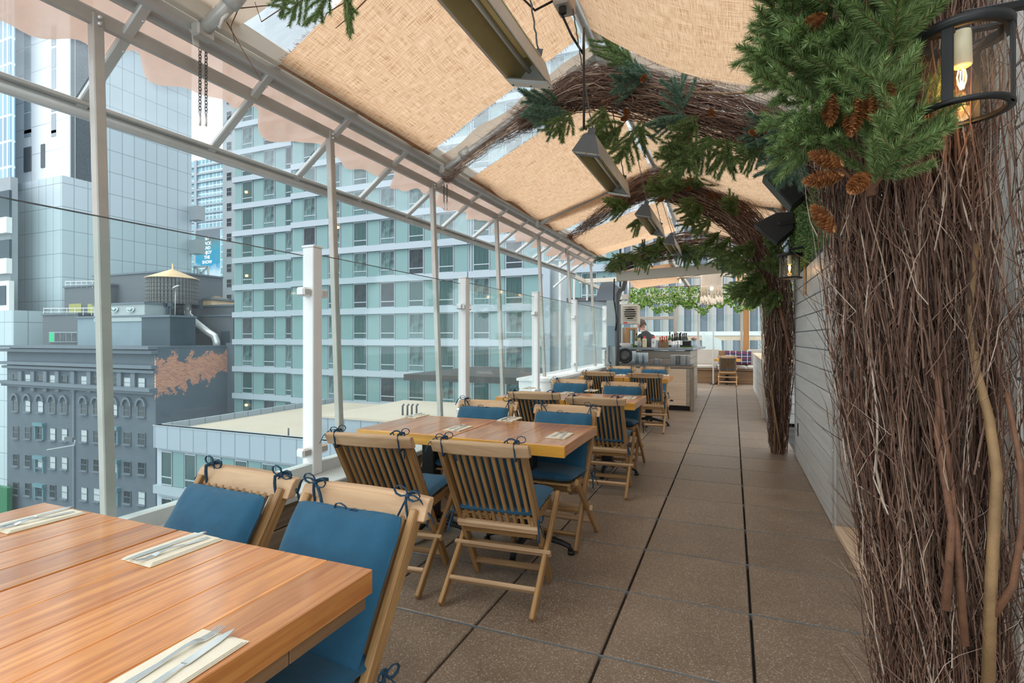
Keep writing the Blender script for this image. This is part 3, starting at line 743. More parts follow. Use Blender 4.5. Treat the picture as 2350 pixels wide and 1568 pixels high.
# ================================================================ TABLES
TZ=.75
def table(x0,x1,y0,y1,label,pl=4,edge_dark=False,th=.062,light=False):
    cx,cy=(x0+x1)/2,(y0+y1)/2; t=empty('dining_table',(cx,cy,0),label=label,cat='table',group='plank topped dining tables')
    w_=(x1-x0-.002)/pl
    for k in range(pl):
        g=MB(); ins=.012 if y0>1 else 0; g.bar((x0+w_*(k+.5),y0+ins,TZ-th/2),(x0+w_*(k+.5),y1-ins,TZ-th/2),w_-.0015,th,(0,0,1),.035); po=g.build('plank',M['table'],t); (bev(po,.010,3) if edge_dark and k==pl-1 else None)
    if not edge_dark and y0>1:
        bev(MB().box(x0,x1,y0-.012,y0+.011,TZ-th-.004,TZ-.0005,.1).build('edge_board',M['table_edge'],t),.002)
        bev(MB().box(x0,x1,y1-.011,y1+.012,TZ-th-.004,TZ-.0005,.1).build('edge_board',M['table_edge'],t),.002)
    if edge_dark:
        [MB().box(x1-.045,x1-.010,ya_,yb_,TZ-th-.034,TZ-th-.0005,.04).build('side_batten',M['bench_wood'],t) for ya_,yb_ in ((y0+.02,y0+.30),(y0+.303,y0+.56),(y0+.563,y1-.02))]
    cz=MB().box(cx-.05,cx+.05,cy-.05,cy+.05,.07,TZ-th-.02,.08); cz.build('pedestal',M['black'],t)
    MB().box(cx-.17,cx+.17,cy-.17,cy+.17,TZ-th-.022,TZ-th-.001).build('top_plate',M['black'],t)
    for a in range(4):
        an=math.pi/4*0+a*math.pi/2; d=Vector((math.cos(an),math.sin(an),0)); r_=.29 if a%2==0 else .26; b=Vector((cx,cy,0))
        g=MB(); g.tube([b+d*.03+Vector((0,0,.10)),b+d*.12+Vector((0,0,.085)),b+d*(r_-.06)+Vector((0,0,.065)),b+d*(r_-.015)+Vector((0,0,.05)),b+d*r_+Vector((0,0,.022))],[.032,.028,.023,.021,.018],8,flat=.7); lg=g.build('foot',M['black'],t)
        MB().lathe([(0,0),(.022,0),(.022,.022),(0,.024)],10,b+d*r_).build('glide',M['black'],lg)
    return t
table(-1.60,-.862,.30,1.135,'nearest plank table, right half with a rounded worn corner',5,True)
table(-2.325,-1.605,.30,1.135,'nearest plank table, left half against the glass rail',5)
table(-1.585,-.862,2.84,3.57,'second plank table, right half with a knotty yellow edge board',4)
table(-2.30,-1.592,2.86,3.56,'second plank table, left half beside the railing',4)
table(-1.50,-.835,4.97,5.66,'third plank table, right half beside the walkway',4)
table(-2.25,-1.508,4.97,5.66,'third plank table, left half toward the glass',4)
table(-1.54,-.885,8.15,8.83,'fourth plank table, right half before the service cabinet',4)
table(-2.25,-1.55,8.15,8.83,'fourth plank table, left half before the service cabinet',4)
table(-.55,.22,16.75,17.12,'small wooden table in front of the back bench',3)
# ================================================================ PLACE SETTINGS
def fork_mesh():
    g=MB(); pts=[(0,-.10,.001),(0,-.08,.002),(0,-.03,.004),(0,.02,.009),(0,.04,.007),(0,.055,.003)]
    ws=[.009,.010,.006,.005,.009,.011]
    for (a,wa),(b,wb) in zip(zip(pts,ws),list(zip(pts,ws))[1:]): g.bar(a,b,wa*1.7,.0022,(0,0,1),0,wb*1.7,.0022)
    for k in range(4):
        x=-.0085+k*.0057; g.bar((x,.054,.003),(x*.95,.075,.002),.0036,.002); g.bar((x*.95,.075,.002),(x*.9,.102,.007),.0034,.0018,(0,0,1),0,.0016,.001)
    return g.mesh('fork')
def knife_mesh():
    g=MB(); ws=[(-.11,.009,.004),(-.10,.015,.005),(-.03,.012,.005),(-.005,.010,.004),(.0,.017,.0018),(.07,.018,.0014),(.10,.013,.0012),(.118,.002,.001)]
    for (a,wa,ta),(b,wb,tb) in zip(ws,ws[1:]): g.bar((0,a,.003),(0,b,.003),wa,ta,(0,0,1),0,wb,tb)
    return g.mesh('knife')
def nap_mesh():
    g=MB(); n=8
    for lay in range(3):
        z=.0015+lay*.0022; w_=.125-lay*.004; h_=.21-lay*.004
        g.box(-w_/2+lay*.003,w_/2,-h_/2,h_/2-lay*.004,z-.0009,z+.0009,.0)
    return g.mesh('napkin')
fm,km,nm_=fork_mesh(),knife_mesh(),nap_mesh(); fm.materials.append(M['cutlery']); km.materials.append(M['cutlery']); nm_.materials.append(M['napkin'])
def setting(p,rot,where,dx=0):
    x,y=p[0],p[1]; r=math.radians(rot)
    for nm,me,cat,ox,oy,oz,dr in (('napkin',nm_,'napkin',0,0,0,0),('fork',fm,'fork',-.018,.012,.007,U(-6,2)),('knife',km,'knife',.022,.0,.007,U(-3,8))):
        o=bpy.data.objects.new(nm,me); COL.objects.link(o)
        ca,sa=math.cos(r),math.sin(r)
        o.location=(x+ox*ca-oy*sa,y+ox*sa+oy*ca,TZ+.0005+oz); o.rotation_euler.z=r+math.radians(dr)
        tag(o,{'napkin':'folded cream paper napkin ','fork':'steel fork on the napkin ','knife':'steel knife on the napkin '}[nm]+where,cat,nm+'s of the place settings')
def S(x,y): v=PZ(x,y,TZ); return (v.x,v.y)
setting(S(405,1530),2,'at the near edge of the nearest table, bottom of photo')
setting(S(400,1262),178,'before the blue chair at the nearest table corner')
setting(S(88,1196),178,'at far left corner of the nearest table')
setting((-1.93,.60),2,'cut off at the left photo edge, nearest table')
setting(S(955,956),180,'at far left of the second table')
setting(S(1052,984),0,'near side left of the second table')
setting(S(1170,963),180,'far side right of the second table')
setting(S(1285,1001),0,'near right corner of the second table')
setting(S(1213,892),180,'at far left of the third table')
setting(S(1300,903),0,'near side left of the third table')
setting(S(1358,897),180,'far side right of the third table')
setting(S(1445,914),0,'near right corner of the third table')
setting(S(1425,861),0,'left half of the fourth table')
setting(S(1526,862),0,'right end of the fourth table')
# ================================================================ HEATERS
def heater(x,y0,y1,z,label,wd=.19,tilt=14):
    t=empty('patio_heater',(x,(y0+y1)/2,z),math.radians(0),label=label,cat='heater',group='hanging bar heaters')
    T=math.radians(tilt)
    def P(a,y,b): # a across, b up, tilted about y
        return Vector((a*math.cos(T)+b*math.sin(T),y,-a*math.sin(T)+b*math.cos(T)))
    L=(y1-y0)/2; h=wd/2
    g=MB()
    sec=[(-h,0),(-.04,.12),(.04,.12),(h,0)]; inn=[(-h+.012,.004),(-.032,.108),(.032,.108),(h-.012,.004)]
    def shell(s1,s2,m,name,par):
        g=MB(); 
        for k in range(3):
            a,b=s1[k],s1[k+1]; g.quad(P(a[0],-L,a[1]),P(a[0],L,a[1]),P(b[0],L,b[1]),P(b[0],-L,b[1]))
            a,b=s2[k],s2[k+1]; g.quad(P(b[0],-L,b[1]),P(b[0],L,b[1]),P(a[0],L,a[1]),P(a[0],-L,a[1]))
        for e in (0,3):
            g.quad(P(s1[e][0],-L,s1[e][1]),P(s2[e][0],-L,s2[e][1]),P(s2[e][0],L,s2[e][1]),P(s1[e][0],L,s1[e][1]))
        return g.build(name,m,par,True)
    hs=shell(sec,inn,M['alu_dull'],'housing',t); inn2=[(a*.97,b-.002) for a,b in inn]; shell(inn2,inn2,M['olive'],'reflector_pan',t)
    for sg in (-1,1):
        g=MB(); y=sg*L; y2=sg*(L-.09)
        g.add([P(a,y,b) for a,b in sec]+[P(a*.92,y2,b-.002) for a,b in sec],[(0,1,2,3),(0,4,5,1),(1,5,6,2),(2,6,7,3),(0,3,7,4)])
        g.build('end_cap',M['darkgrey' if sg<0 else 'alu'],t,True)
        g=MB(); g.quad(P(-h,y,-.001),P(h,y,-.001),P(h,y2,-.001),P(-h,y2,-.001)); g.quad(P(-h,y2,.003),P(h,y2,.003),P(h,y,.003),P(-h,y,.003)); ep=g.build('end_plate',M['beam'],t,True)
        q=MB()
        for a in (-h+.015,0,h-.015): q.lathe([(0,-.004),(.005,-.003),(.005,0)],6,P(a,sg*(L-.02),-.001))
        q.build('screw',M['darkgrey'],ep,True)
        MB().bar(P(0,y-sg*.03,.12),P(0,y-sg*.03,.17),.05,.004,(0,1,0)).build('hanger_plate',M['darkgrey'],t,True)
    g=MB(); 
    for a,b in ((-h*.72,.03),(h*.72,.03)):
        g.bar(P(a*.35,-L+.09,.10),P(a*.35,L-.09,.10),.05,.003,(0,0,1))
    g.build('reflector',M['olive'],t,True)
    g=MB(); g.tube([P(.0,-L+.07,.045),P(.0,L-.07,.045)],.011,10); g.build('heating_tube',M['alu'],t,True)
    for sg in (-1,1):
        y=sg*(L-.03); zt=3.85-z if True else 0
        g=MB(); n=40; a=P(0,y,.165); b=Vector((-.13,y,ridge((y0+y1)/2+y).z-z-.05))
        pts=[a.lerp(b,k/n)+Vector((.003*math.cos(k*2.4),.003*math.sin(k*2.4),0)) for k in range(n+1)]
        g.tube(pts,.0045,5); g.build('chain',M['darkgrey'],t,True)
    return t
M['olive']=plain('brass_reflector',(208,192,136),.4,.2,.15,3)
heater(-.90,1.02,2.42,2.57,'long bar heater hanging nearest the viewer at top centre',.22,14)
heater(-.90,3.42,4.58,2.58,'bar heater hanging second from the viewer under the ridge')
heater(-.90,5.85,7.1,2.68,'bar heater hanging third from the viewer before the second arch')
heater(-.88,8.2,9.4,2.76,'smallest, farthest bar heater hanging before the painted beam')
# cable and socket box under the ridge
t=empty('power_box',(-1.03,3.55,3.70),label='grey metal outlet box with plugs on the ridge pipe',cat='outlet')
p=PX(1300,5,-1.03); 
MB().box(-1.10,-.99,p.y-.09,p.y+.09,p.z-.05,p.z+.05,.1).build('box',M['alu_dull'],t)
MB().box(-1.07,-1.02,p.y-.06,p.y-.02,p.z-.10,p.z-.05,.2).build('plug',M['black'],t)
q=[Vector((-1.05,p.y-.04,p.z-.1)),Vector((-1.0,p.y+.02,p.z-.22)),Vector((-.95,p.y+.12,p.z-.30)),PX(1340,65,-.96),PX(1340,110,-.92),PX(1340,295,-.90),Vector((-.90,3.44,2.74))]
MB().tube(q,.008,8).build('cable',M['black'],t)
MB().tube([Vector((-1.1,p.y-.05,p.z)),Vector((-1.2,p.y-.15,p.z-.10)),Vector((-1.28,p.y-.2,p.z-.02)),Vector((-1.3,p.y-.22,p.z+.2))],.008,8).build('cable',M['black'],t)
# ================================================================ RIGHT WALL
wr=empty('wall_right',(.7,5.6,0),kind=STR)
WX=.66; WY0,WY1=4.33,6.95; ZT=2.05
MB().box(WX+.02,WX+.16,WY0+.02,WY1,-.1,ZT-.01).build('wall_core',M['conc'],wr)
bh=ZT/13
for k in range(13):
    z=k*bh+.005; ys=[WY0,WY1] if k%3 else [WY0,WY0+1.5,WY1]
    for a,b in zip(ys,ys[1:]): MB().box(WX,WX+.022,a+.002,b-.002,z,z+bh-.010,.08).build('board',M['graywood'],wr)
    if k>=10: MB().box(WX,WX+1.2,WY0-.004,WY0+.018,z,z+bh-.010,.08).build('board',M['graywood'],wr)
# corner angle + stainless panel
ca=MB(); ca.box(WX-.004,WX+.002,WY0-.01,WY0+.075,.0,1.66); ca.box(WX-.004,WX+.012,WY0-.012,WY0-.006,0,1.66); cc=ca.build('corner_angle',M['alu'],wr)
q=MB()
for z in (.04,.55,1.1,1.60): q.lathe([(0,0),(.008,0),(.006,.004),(0,.005)],8,(WX-.004,WY0+.035,z),axis=(-1,0,0))
q.build('screw',M['steel'],cc)
MB().box(WX+.012,WX+.33,WY0-.004,WY0+.02,.0,1.66).build('steel_panel',M['steelpanel'] if 'steelpanel' in M else M['alu_dull'],wr)
q=MB()
for z in (.25,.75,1.2):
    for x in (WX+.12,WX+.2): q.lathe([(0,0),(.006,0),(.005,.004),(0,.005)],8,(x,WY0-.004,z),axis=(0,-1,0))
q.build('screw',M['steel'],wr)
# wall opening handle
MB().box(WX-.006,WX,6.55,6.60,.28,.42).build('slot_plate',M['black'],wr)
# near wall (recessed) with boards
wn=empty('wall_near',(1,2,0),kind=STR); NX=.98
MB().box(NX+.02,NX+.12,-1.2,WY0,-.1,3.3).build('wall_core',M['conc_d'],wn)
for k in range(14):
    z=.03+k*.235; ys=[-1.2,.9+.4*(k%2),2.9,WY0]
    for a,b in zip(ys,ys[1:]): MB().box(NX,NX+.022,a+.002,b-.002,z,z+.222,.06).build('board',M['graywood'],wn)
MB().box(WX-.0,NX,-1.2,WY0-.01,-.02,.035,.05).build('wood_sill',M['ply'],wn)
MB().box(.80,NX,3.3,WY0-.01,.035,.62,.03).build('low_board',M['graywood'],wn)
# hedge panel above
hd=MB(); rnd=random.Random(3)
for i in range(17000):
    y=rnd.uniform(WY0-.05,WY1+.25); z=rnd.uniform(ZT,3.05); x=WX-.0-rnd.random()*.05
    if rnd.random()<.12: x=WX+.06
    p=Vector((x,y,z)); a=Vector((rnd.uniform(-1,.3),rnd.uniform(-1,1),rnd.uniform(-1,1))).normalized(); b=a.cross(Vector((rnd.random(),rnd.random(),rnd.random()))).normalized()
    L=rnd.uniform(.007,.014); hd.add([p,p+a*L+b*L*.6,p+a*L*2,p+a*L-b*L*.6],[(0,1,2,3)])
for i in range(2600):
    x=rnd.uniform(WX,WX+.5); z=rnd.uniform(ZT,2.95); p=Vector((x,WY0-.02-rnd.random()*.04,z)); a=Vector((rnd.uniform(-1,1),rnd.uniform(-1,.3),rnd.uniform(-1,1))).normalized(); b=a.cross(Vector((rnd.random(),rnd.random(),rnd.random()))).normalized()
    L=rnd.uniform(.007,.014); hd.add([p,p+a*L+b*L*.6,p+a*L*2,p+a*L-b*L*.6],[(0,1,2,3)])
t=empty('hedge_panel',(WX+.05,5.6,ZT),label='green artificial boxwood hedge panel above the grey board wall',cat='hedge')
hd.build('leaves',M['hedge'],t,kind='stuff')
MB().box(WX+.01,WX+.09,WY0-.01,WY1+.25,ZT,3.05).build('backing',M['hedgeback'] if 'hedgeback' in M else M['conc_dd'],t)
# hanging apron/jacket in the niche
g=MB(); a=PY(1948,800,4.28); n=10; vs=[]
for j in range(7):
    z=1.62-.72*j/6
    for i in range(n+1):
        x=.775+.17*i/n-.03*(j/6)*(1-i/n)*1.5; y=4.27+.022*math.sin(i*1.7+j*.3)*(.4+j/6)
        vs.append((x,y,z-.02*math.sin(i)))
g.add(vs,[(j*(n+1)+i,j*(n+1)+i+1,(j+1)*(n+1)+i+1,(j+1)*(n+1)+i) for j in range(6) for i in range(n)],None,True)
o=g.build('hanging_apron',M['apron'] if 'apron' in M else M['darkgrey']); m=o.modifiers.new('s','SOLIDIFY'); m.thickness=.006
tag(o,'dark grey cloth apron hanging in the steel-lined niche behind the twigs','apron')
# low board planter beyond second pillar
pb=empty('board_partition',(.6,11,0),label='low grey board partition with pale top, beyond the second twig pillar',cat='partition')
for k in range(6):
    MB().box(.50,.525,9.42,15.6,.01+k*.155,.155+k*.155,.08).build('board',M['graywood'],pb)
    MB().box(.50,1.1,9.40,9.42,.01+k*.155,.155+k*.155,.08).build('board',M['graywood'],pb)
MB().box(.525,1.1,9.42,15.6,.0,.9).build('core',M['conc'],pb); MB().box(.485,1.12,9.39,15.62,.935,.96,.1).build('top',M['ply'],pb)
# side wall behind, from wall end onward
MB().box(1.95,2.05,6.95,17.3,-.1,1.0).build('side_glazing',M['white'],wr)
# ================================================================ TWIG ARCHES
def interp(path,s):
    # path: list of (Vector, radius); s in 0..1 by index
    n=len(path)-1; f=min(max(s,0),.99999)*n; i=int(f); u=f-i
    p0=path[max(i-1,0)][0];p1=path[i][0];p2=path[i+1][0];p3=path[min(i+2,n)][0]
    p=.5*((2*p1)+(-p0+p2)*u+(2*p0-5*p1+4*p2-p3)*u*u+(-p0+3*p1-3*p2+p3)*u**3)
    return p,path[i][1]*(1-u)+path[i+1][1]*u
def twigs(path,n,seed,r0=.0035,wild=.35,maxlen=.35,smin=0,smax=1,branch=.6,up=1):
    rnd=random.Random(seed); g=MB(); nn=len(path)-1
    for i in range(n):
        s0=rnd.uniform(smin-.04,smax); ln=rnd.uniform(.12,maxlen); s1=min(s0+ln,smax+.05)
        a=rnd.uniform(0,2*math.pi); rr=rnd.random()**.5; rr2=rr*rnd.uniform(.6,1.35); a2=a+rnd.uniform(-.9,.9)*wild*2
        K=7; pts=[]; r=r0*rnd.uniform(.5,1.5)
        if rnd.random()<.03: r*=1.6
        for k in range(K):
            u=k/(K-1); s=s0+(s1-s0)*u
            p,rad=interp(path,s); q,_=interp(path,min(s+.01,.9999)); q0,_=interp(path,max(s-.01,0)); d=(q-q0); 
            if d.length<1e-6: d=Vector((0,0,1))
            d.normalize(); e1=d.cross(Vector((0,1,0.02))).normalized(); e2=d.cross(e1)
            aa=a+(a2-a)*u; ra=(rr+(rr2-rr)*u)*rad
            if s<0: p=p+d*(s*nn*.3)
            j=wild*.034
            pts.append(p+e1*(math.cos(aa)*ra)+e2*(math.sin(aa)*ra)+Vector((rnd.uniform(-j,j),rnd.uniform(-j,j),rnd.uniform(-j,j)*.5)))
        g.tube(pts,[r*(1-.75*k/(K-1)) for k in range(K)],4 if r>.004 else 3,False)
        for b in range(2):
            if rnd.random()<branch:
                k=rnd.randrange(1,K-1); d=(pts[k+1]-pts[k]).normalized()*.7+Vector((rnd.uniform(-.6,.6),rnd.uniform(-.6,.6),rnd.uniform(-.3,.6))); d.normalize()
                q=[pts[k]]; 
                for m_ in range(3): q.append(q[-1]+d*rnd.uniform(.03,.08)); d=(d+Vector((rnd.uniform(-.3,.3),rnd.uniform(-.3,.3),rnd.uniform(-.2,.4)))).normalized()
                g.tube(q,[r*.55,r*.45,r*.3,r*.15],3,False)
    return g
def spray_mesh(seed,n_br=7,blen=.17,nl=.036,dens=330,nr=.0012):
    rnd=random.Random(seed); g=MB(); st=MB()
    main=[Vector((0,0,0)),Vector((.01,.08,.01)),Vector((.0,.17,.02)),Vector((.01,.26,.01))]
    st_paths=[main]
    for b in range(n_br):
        u=.12+.75*b/n_br; p=main[0].lerp(main[3],u); sg=1 if b%2 else -1
        an=rnd.uniform(.5,.95); d=Vector((sg*math.sin(an),math.cos(an),rnd.uniform(-.25,.3))).normalized(); L=blen*(1.15-.5*u)*rnd.uniform(.8,1.15)
        bend=Vector((0,.25,rnd.uniform(-.1,.15)))
        st_paths.append([p,p+d*L*.5,p+(d+bend*.4).normalized()*L])
    for pth in st_paths:
        k0=0 if pth is main else 0
        st.tube(pth,[.0035*(1-.6*i/(len(pth)-1)) for i in range(len(pth))],5,False)
        L=sum((b-a).length for a,b in zip(pth,pth[1:])); N=int(dens*L/.15)
        for i in range(N):
            u=(i+rnd.random())/N
            if pth is main and u<.25: continue
            f=u*(len(pth)-1); k=min(int(f),len(pth)-2); p=pth[k].lerp(pth[k+1],f-k); d=(pth[k+1]-pth[k]).normalized()
            e1=d.cross(Vector((0,0,1))).normalized(); e2=d.cross(e1); a=rnd.uniform(0,2*math.pi)
            o=(e1*math.cos(a)+e2*math.sin(a)); nd=(o*.8+d*rnd.uniform(.6,1.15)).normalized()
            ln=nl*rnd.uniform(.7,1.15)*(1-.25*u); sdv=nd.cross(d).normalized()*nr; tv=nd.cross(sdv).normalized()*nr
            tip=p+nd*ln+d*.004
            g.add([p+sdv,p-sdv*.5+tv*.9,p-sdv*.5-tv*.9,tip],[(0,1,3),(1,2,3),(2,0,3)])
    return g,st
SP=[]
for sd_ in range(4):
    g,s_=spray_mesh(40+sd_,n_br=7); a=g.mesh('needles'); a.materials.append(M['needle']); b=s_.mesh('stem'); b.materials.append(M['brown_branch']); 
    c=a.copy(); c.materials.clear(); c.materials.append(M['needle_blue']); SP.append((a,b,c))
def cone_mesh(seed):
    rnd=random.Random(seed); g=MB(); L=.100; n=110
    for i in range(n):
        u=i/n; z=L*u; r=.024*math.sin(math.pi*min(1,.12+u*.86))**.7; a=i*2.39996
        d=Vector((math.cos(a),math.sin(a),0)); t_=Vector((-d.y,d.x,0)); w_=.0085*(.6+.6*math.sin(math.pi*u)); b=d*(r*.35)+Vector((0,0,z-.004)); tip=d*(r*1.05)+Vector((0,0,z+.010)); th=Vector((0,0,.003))
        g.add([b-t_*w_*.5,b+t_*w_*.5,tip+t_*w_*.62-Vector((0,0,.003)),tip+d*.003,tip-t_*w_*.62-Vector((0,0,.003)),tip+t_*w_*.5-th-d*.001,tip-t_*w_*.5-th-d*.001],[(0,1,2,3,4),(2,5,6,4,3),(1,5,2),(0,4,6),(0,6,5,1)])
    g.lathe([(0,0),(.008,.004),(.012,.03),(.010,.07),(0,.1)],8)
    return g.mesh('pine_cone')
CM=[cone_mesh(1)]; CM[0].materials.append(M['cone'])
def spray(parent,p,d,scale=1,roll=None,blue=False,v=None):
    """pine spray whose stem starts at p and points along d"""
    v=random.randrange(4) if v is None else v; a,b,c=SP[v]; d=Vector(d).normalized()
    q=Vector((0,1,0)).rotation_difference(d); rl=Matrix.Rotation(U(-.8,.8) if roll is None else roll,3,'Y')
    e=(q.to_matrix()@rl).to_euler(); loc=Vector(p)-WL.get(parent.name,Vector())
    o=inst(c if blue else a,'pine_spray',parent,loc,e,(scale,)*3); s_=inst(b,'stem',o,(0,0,0)); return o
def cone(parent,p,d,scale=1):
    q=Vector((0,0,1)).rotation_difference(Vector(d).normalized()).to_euler(); loc=Vector(p)-WL.get(parent.name,Vector())
    return inst(CM[0],'pine_cone',parent,loc,q,(scale,)*3)
def branch(parent,pts,r,m='brown_branch'):
    g=MB(); n=len(pts); g.tube(pts,[r*(1-.45*i/(n-1)) for i in range(n)],8); return g.build('branch',M[m],parent)
# --- second arch bundle (frame 1, right eave to left eave)
Y1=4.45
P1=[(PY(1930,400,Y1),.17),(PY(1850,345,Y1),.18),(PY(1700,285,Y1),.19),(PY(1500,225,Y1),.20),(PY(1350,205,Y1),.17),(PY(1230,262,Y1),.10),(PY(1130,325,Y1-.0),.06),(PY(1060,378,Y1),.05),(PY(1022,415,Y1),.05)]
ar1=empty('twig_arch',(-.9,Y1,2.9),label='twig and pine arch crossing the upper middle of the photo, first full arch',cat='garland')
twigs(P1,1300,11,.0030,.8,.30,0,.62,.9).build('twig_bundle',M['twig'],ar1,kind='stuff')
twigs([(p,r*1.25) for p,r in P1],260,13,.0016,1.3,.2,0,.7,1.0).build('fuzz_twigs',M['twig'],ar1,kind='stuff')
twigs(P1,130,12,.0018,.7,.5,.25,.99,.8).build('thin_twigs',M['twig'],ar1,kind='stuff')
P2y=lambda x,y:PY(x,y,Y1-.12)
branch(ar1,[P2y(1420,215),P2y(1500,200),P2y(1600,205),P2y(1640,195)],.013,'pale_branch'); branch(ar1,[P2y(1460,225),P2y(1560,212),P2y(1680,215),P2y(1752,210)],.013,'pale_branch')
branch(ar1,[P2y(1380,235),P2y(1470,200),P2y(1560,190),P2y(1635,193)],.012)
for x,y,dx,dy,sc,bl in [(1290,230,-1,.05,1.15,1),(1300,245,-1,.5,1.0,1),(1320,250,-.8,.9,1.0,0),(1395,235,-.4,1,1.1,0),(1440,275,-1,.8,1.1,0),(1455,290,-.5,1,1.1,0),(1470,270,.2,1,.9,0),
    (1420,150,-.6,-1,.9,0),(1490,165,-1,.35,1.0,1),(1500,185,-1,-.3,.9,1),(1460,155,-1,-.8,.9,0),(1570,270,-.3,-1,1.0,1),(1590,265,-1,.25,1.0,1),(1610,260,-.6,.6,1.1,0),(1600,290,-.9,1,1.1,0),(1580,310,-.2,1,1.1,0),
    (1640,310,-.8,.9,1.1,0),(1600,330,-1,.6,1.1,0),(1660,310,.1,1,1.0,0),(1690,320,-.9,.7,1.0,0),(1760,330,-1,.8,.8,0),(1800,300,-1,-.4,.9,1),(1810,310,-1,.3,1.0,1),(1820,320,-.6,1,1.0,1),(1840,330,-.3,1,1.0,1),(1360,290,.2,1,.9,0),(1540,320,.4,1,.9,0)]:
    p=PY(x,y,Y1-.16+U(-.05,.03)); q=PY(x+dx*60,y+dy*60,Y1-.24); spray(ar1,p,q-p,sc*1.15,blue=bool(bl)); spray(ar1,p+Vector((U(-.03,.03),.02,U(-.03,.03))),q-p+Vector((U(-.05,.05),.05,U(-.05,.05))),sc*1.05,roll=U(.9,2.2),blue=bool(bl))
for x,y in [(1482,172),(1435,250),(1425,275),(1630,252),(1747,262),(1752,292),(1738,310)]:
    cone(ar1,PY(x,y,Y1-.26),(U(-1,1),-.6,U(-1,1)),.9)
# --- far arch (frame 2) with its pillar
Y2=7.1
P2=[(Vector((.50,6.98,.0)),.085),(PY(1786,950,6.98),.12),(PY(1785,850,6.98),.155),(PY(1788,740,7.0),.165),(PY(1775,640,7.0),.19),(PY(1735,545,7.05),.20),(PY(1660,478,Y2),.20),(PY(1580,440,Y2),.20),(PY(1500,425,Y2),.17),(PY(1420,465,Y2),.11),(PY(1350,515,Y2),.06),(PY(1308,545,Y2),.05)]
ar2=empty('twig_arch',(.5,7.0,0),label='second twig arch rising from the bound pillar beside the grey board wall',cat='garland')
twigs(P2,1500,21,.0036,.6,.24,0,.78,.8).build('twig_bundle',M['twig'],ar2,kind='stuff')
twigs([(p,r*1.3) for p,r in P2],420,23,.0020,1.3,.16,.3,.9,1.0).build('fuzz_twigs',M['twig'],ar2,kind='stuff')
twigs(P2,110,22,.0026,.6,.4,.5,1.0,.8).build('thin_twigs',M['twig'],ar2,kind='stuff')
branch(ar2,[PY(1790,705,6.8),PY(1803,760,6.8),PY(1812,800,6.82),PY(1817,825,6.85)],.02); branch(ar2,[PY(1778,1042,6.9),PY(1778,960,6.9),PY(1765,880,6.9)],.014,'pale_branch'); branch(ar2,[PY(1792,1035,6.85),PY(1775,930,6.85),PY(1768,860,6.9)],.011,'pale_branch')
for x,y,dx,dy in [(1440,460,-1,.1),(1450,470,-1,.4),(1530,455,-.8,-.5),(1560,430,-1,.3),(1570,440,-.7,-.7),(1600,450,-.5,.8),(1620,470,-.8,.7),(1640,500,-1,.5),(1600,480,-.6,1),(1655,530,-.8,.8),(1680,540,-1,.9),(1700,560,-.7,1),
    (1650,430,-.5,-.7),(1620,430,-.9,-.2),(1740,600,-1,.4),(1750,620,-1,.9),(1745,640,-.8,.9),(1770,650,-.9,.8),(1790,640,-.2,-1),(1800,650,.1,-1),(1790,660,-.6,1),(1770,670,-1,.4),(1740,560,-1,.6),(1710,640,-.2,1),(1775,600,.1,-1),(1480,490,-.6,.8),(1690,500,-.6,-.9)]:
    p=PY(x,y,6.85+U(-.06,.05)); q=PY(x+dx*40,y+dy*40,6.72); spray(ar2,p,q-p,1.2); spray(ar2,p,q-p+Vector((U(-.1,.1),0,U(-.1,.1))),1.1,roll=U(.9,2.2))
for x,y in [(1575,420),(1590,412),(1648,425),(1525,455),(1575,440),(1630,445)]: cone(ar2,PY(x,y,6.75),(U(-1,1),-.6,U(-1,1)),1.0)
# --- third arch above the painted beam
Y3=9.75
P3=[(PY(1760,690,Y3),.1),(PY(1740,620,Y3),.22),(PY(1690,575,Y3),.22),(PY(1630,560,Y3),.24),(PY(1560,565,Y3),.24),(PY(1490,585,Y3),.18),(PY(1420,612,Y3),.10),(PY(1400,618,Y3),.05)]
ar3=empty('twig_arch',(-.6,Y3,2.6),label='third, farthest twig arch thick with pine lying over the painted beam',cat='garland')
twigs(P3,600,31,.005,.4,.34).build('twig_bundle',M['twig'],ar3,kind='stuff')
for k in range(46):
    s=k/46; x=1412+ (1725-1412)*s; yc=600-38*math.sin(math.pi*min(1,s*1.05)); 
    p=PY(x+U(-8,8),yc+U(-14,14),Y3-.25+U(-.08,.08)); q=PY(x-35+U(-20,60),yc+U(-10,40),Y3-.35); spray(ar3,p,q-p,U(1.1,1.35),blue=(k%5==0))
for k in range(12):
    x=U(1700,1770); y=U(620,690); p=PY(x,y,Y3-.6); q=PY(x-30,y+U(-10,30),Y3-.7); spray(ar3,p,q-p,1.2)
# --- near pillar (frame 0) with the large pine boughs
def NP(x,y,Y=1.8): return PY(x,y,Y)
P0=[(NP(2185,1900),.14),(NP(2175,1700),.15),(NP(2155,1450),.155),(NP(2125,1200),.17),(NP(2100,900),.195),(NP(2075,600),.205),(NP(2060,300),.20),(NP(2040,0),.20),(NP(1960,-350,1.9),.22),(Vector((.30,1.95,2.95)),.22)]
ar0=empty('twig_arch',(.62,1.8,0),label='large near twig pillar at right topped with big pine boughs and cones',cat='garland')
twigs(P0,3400,41,.0023,.38,.27,0,1,1.0).build('twig_bundle',M['twig'],ar0,kind='stuff')
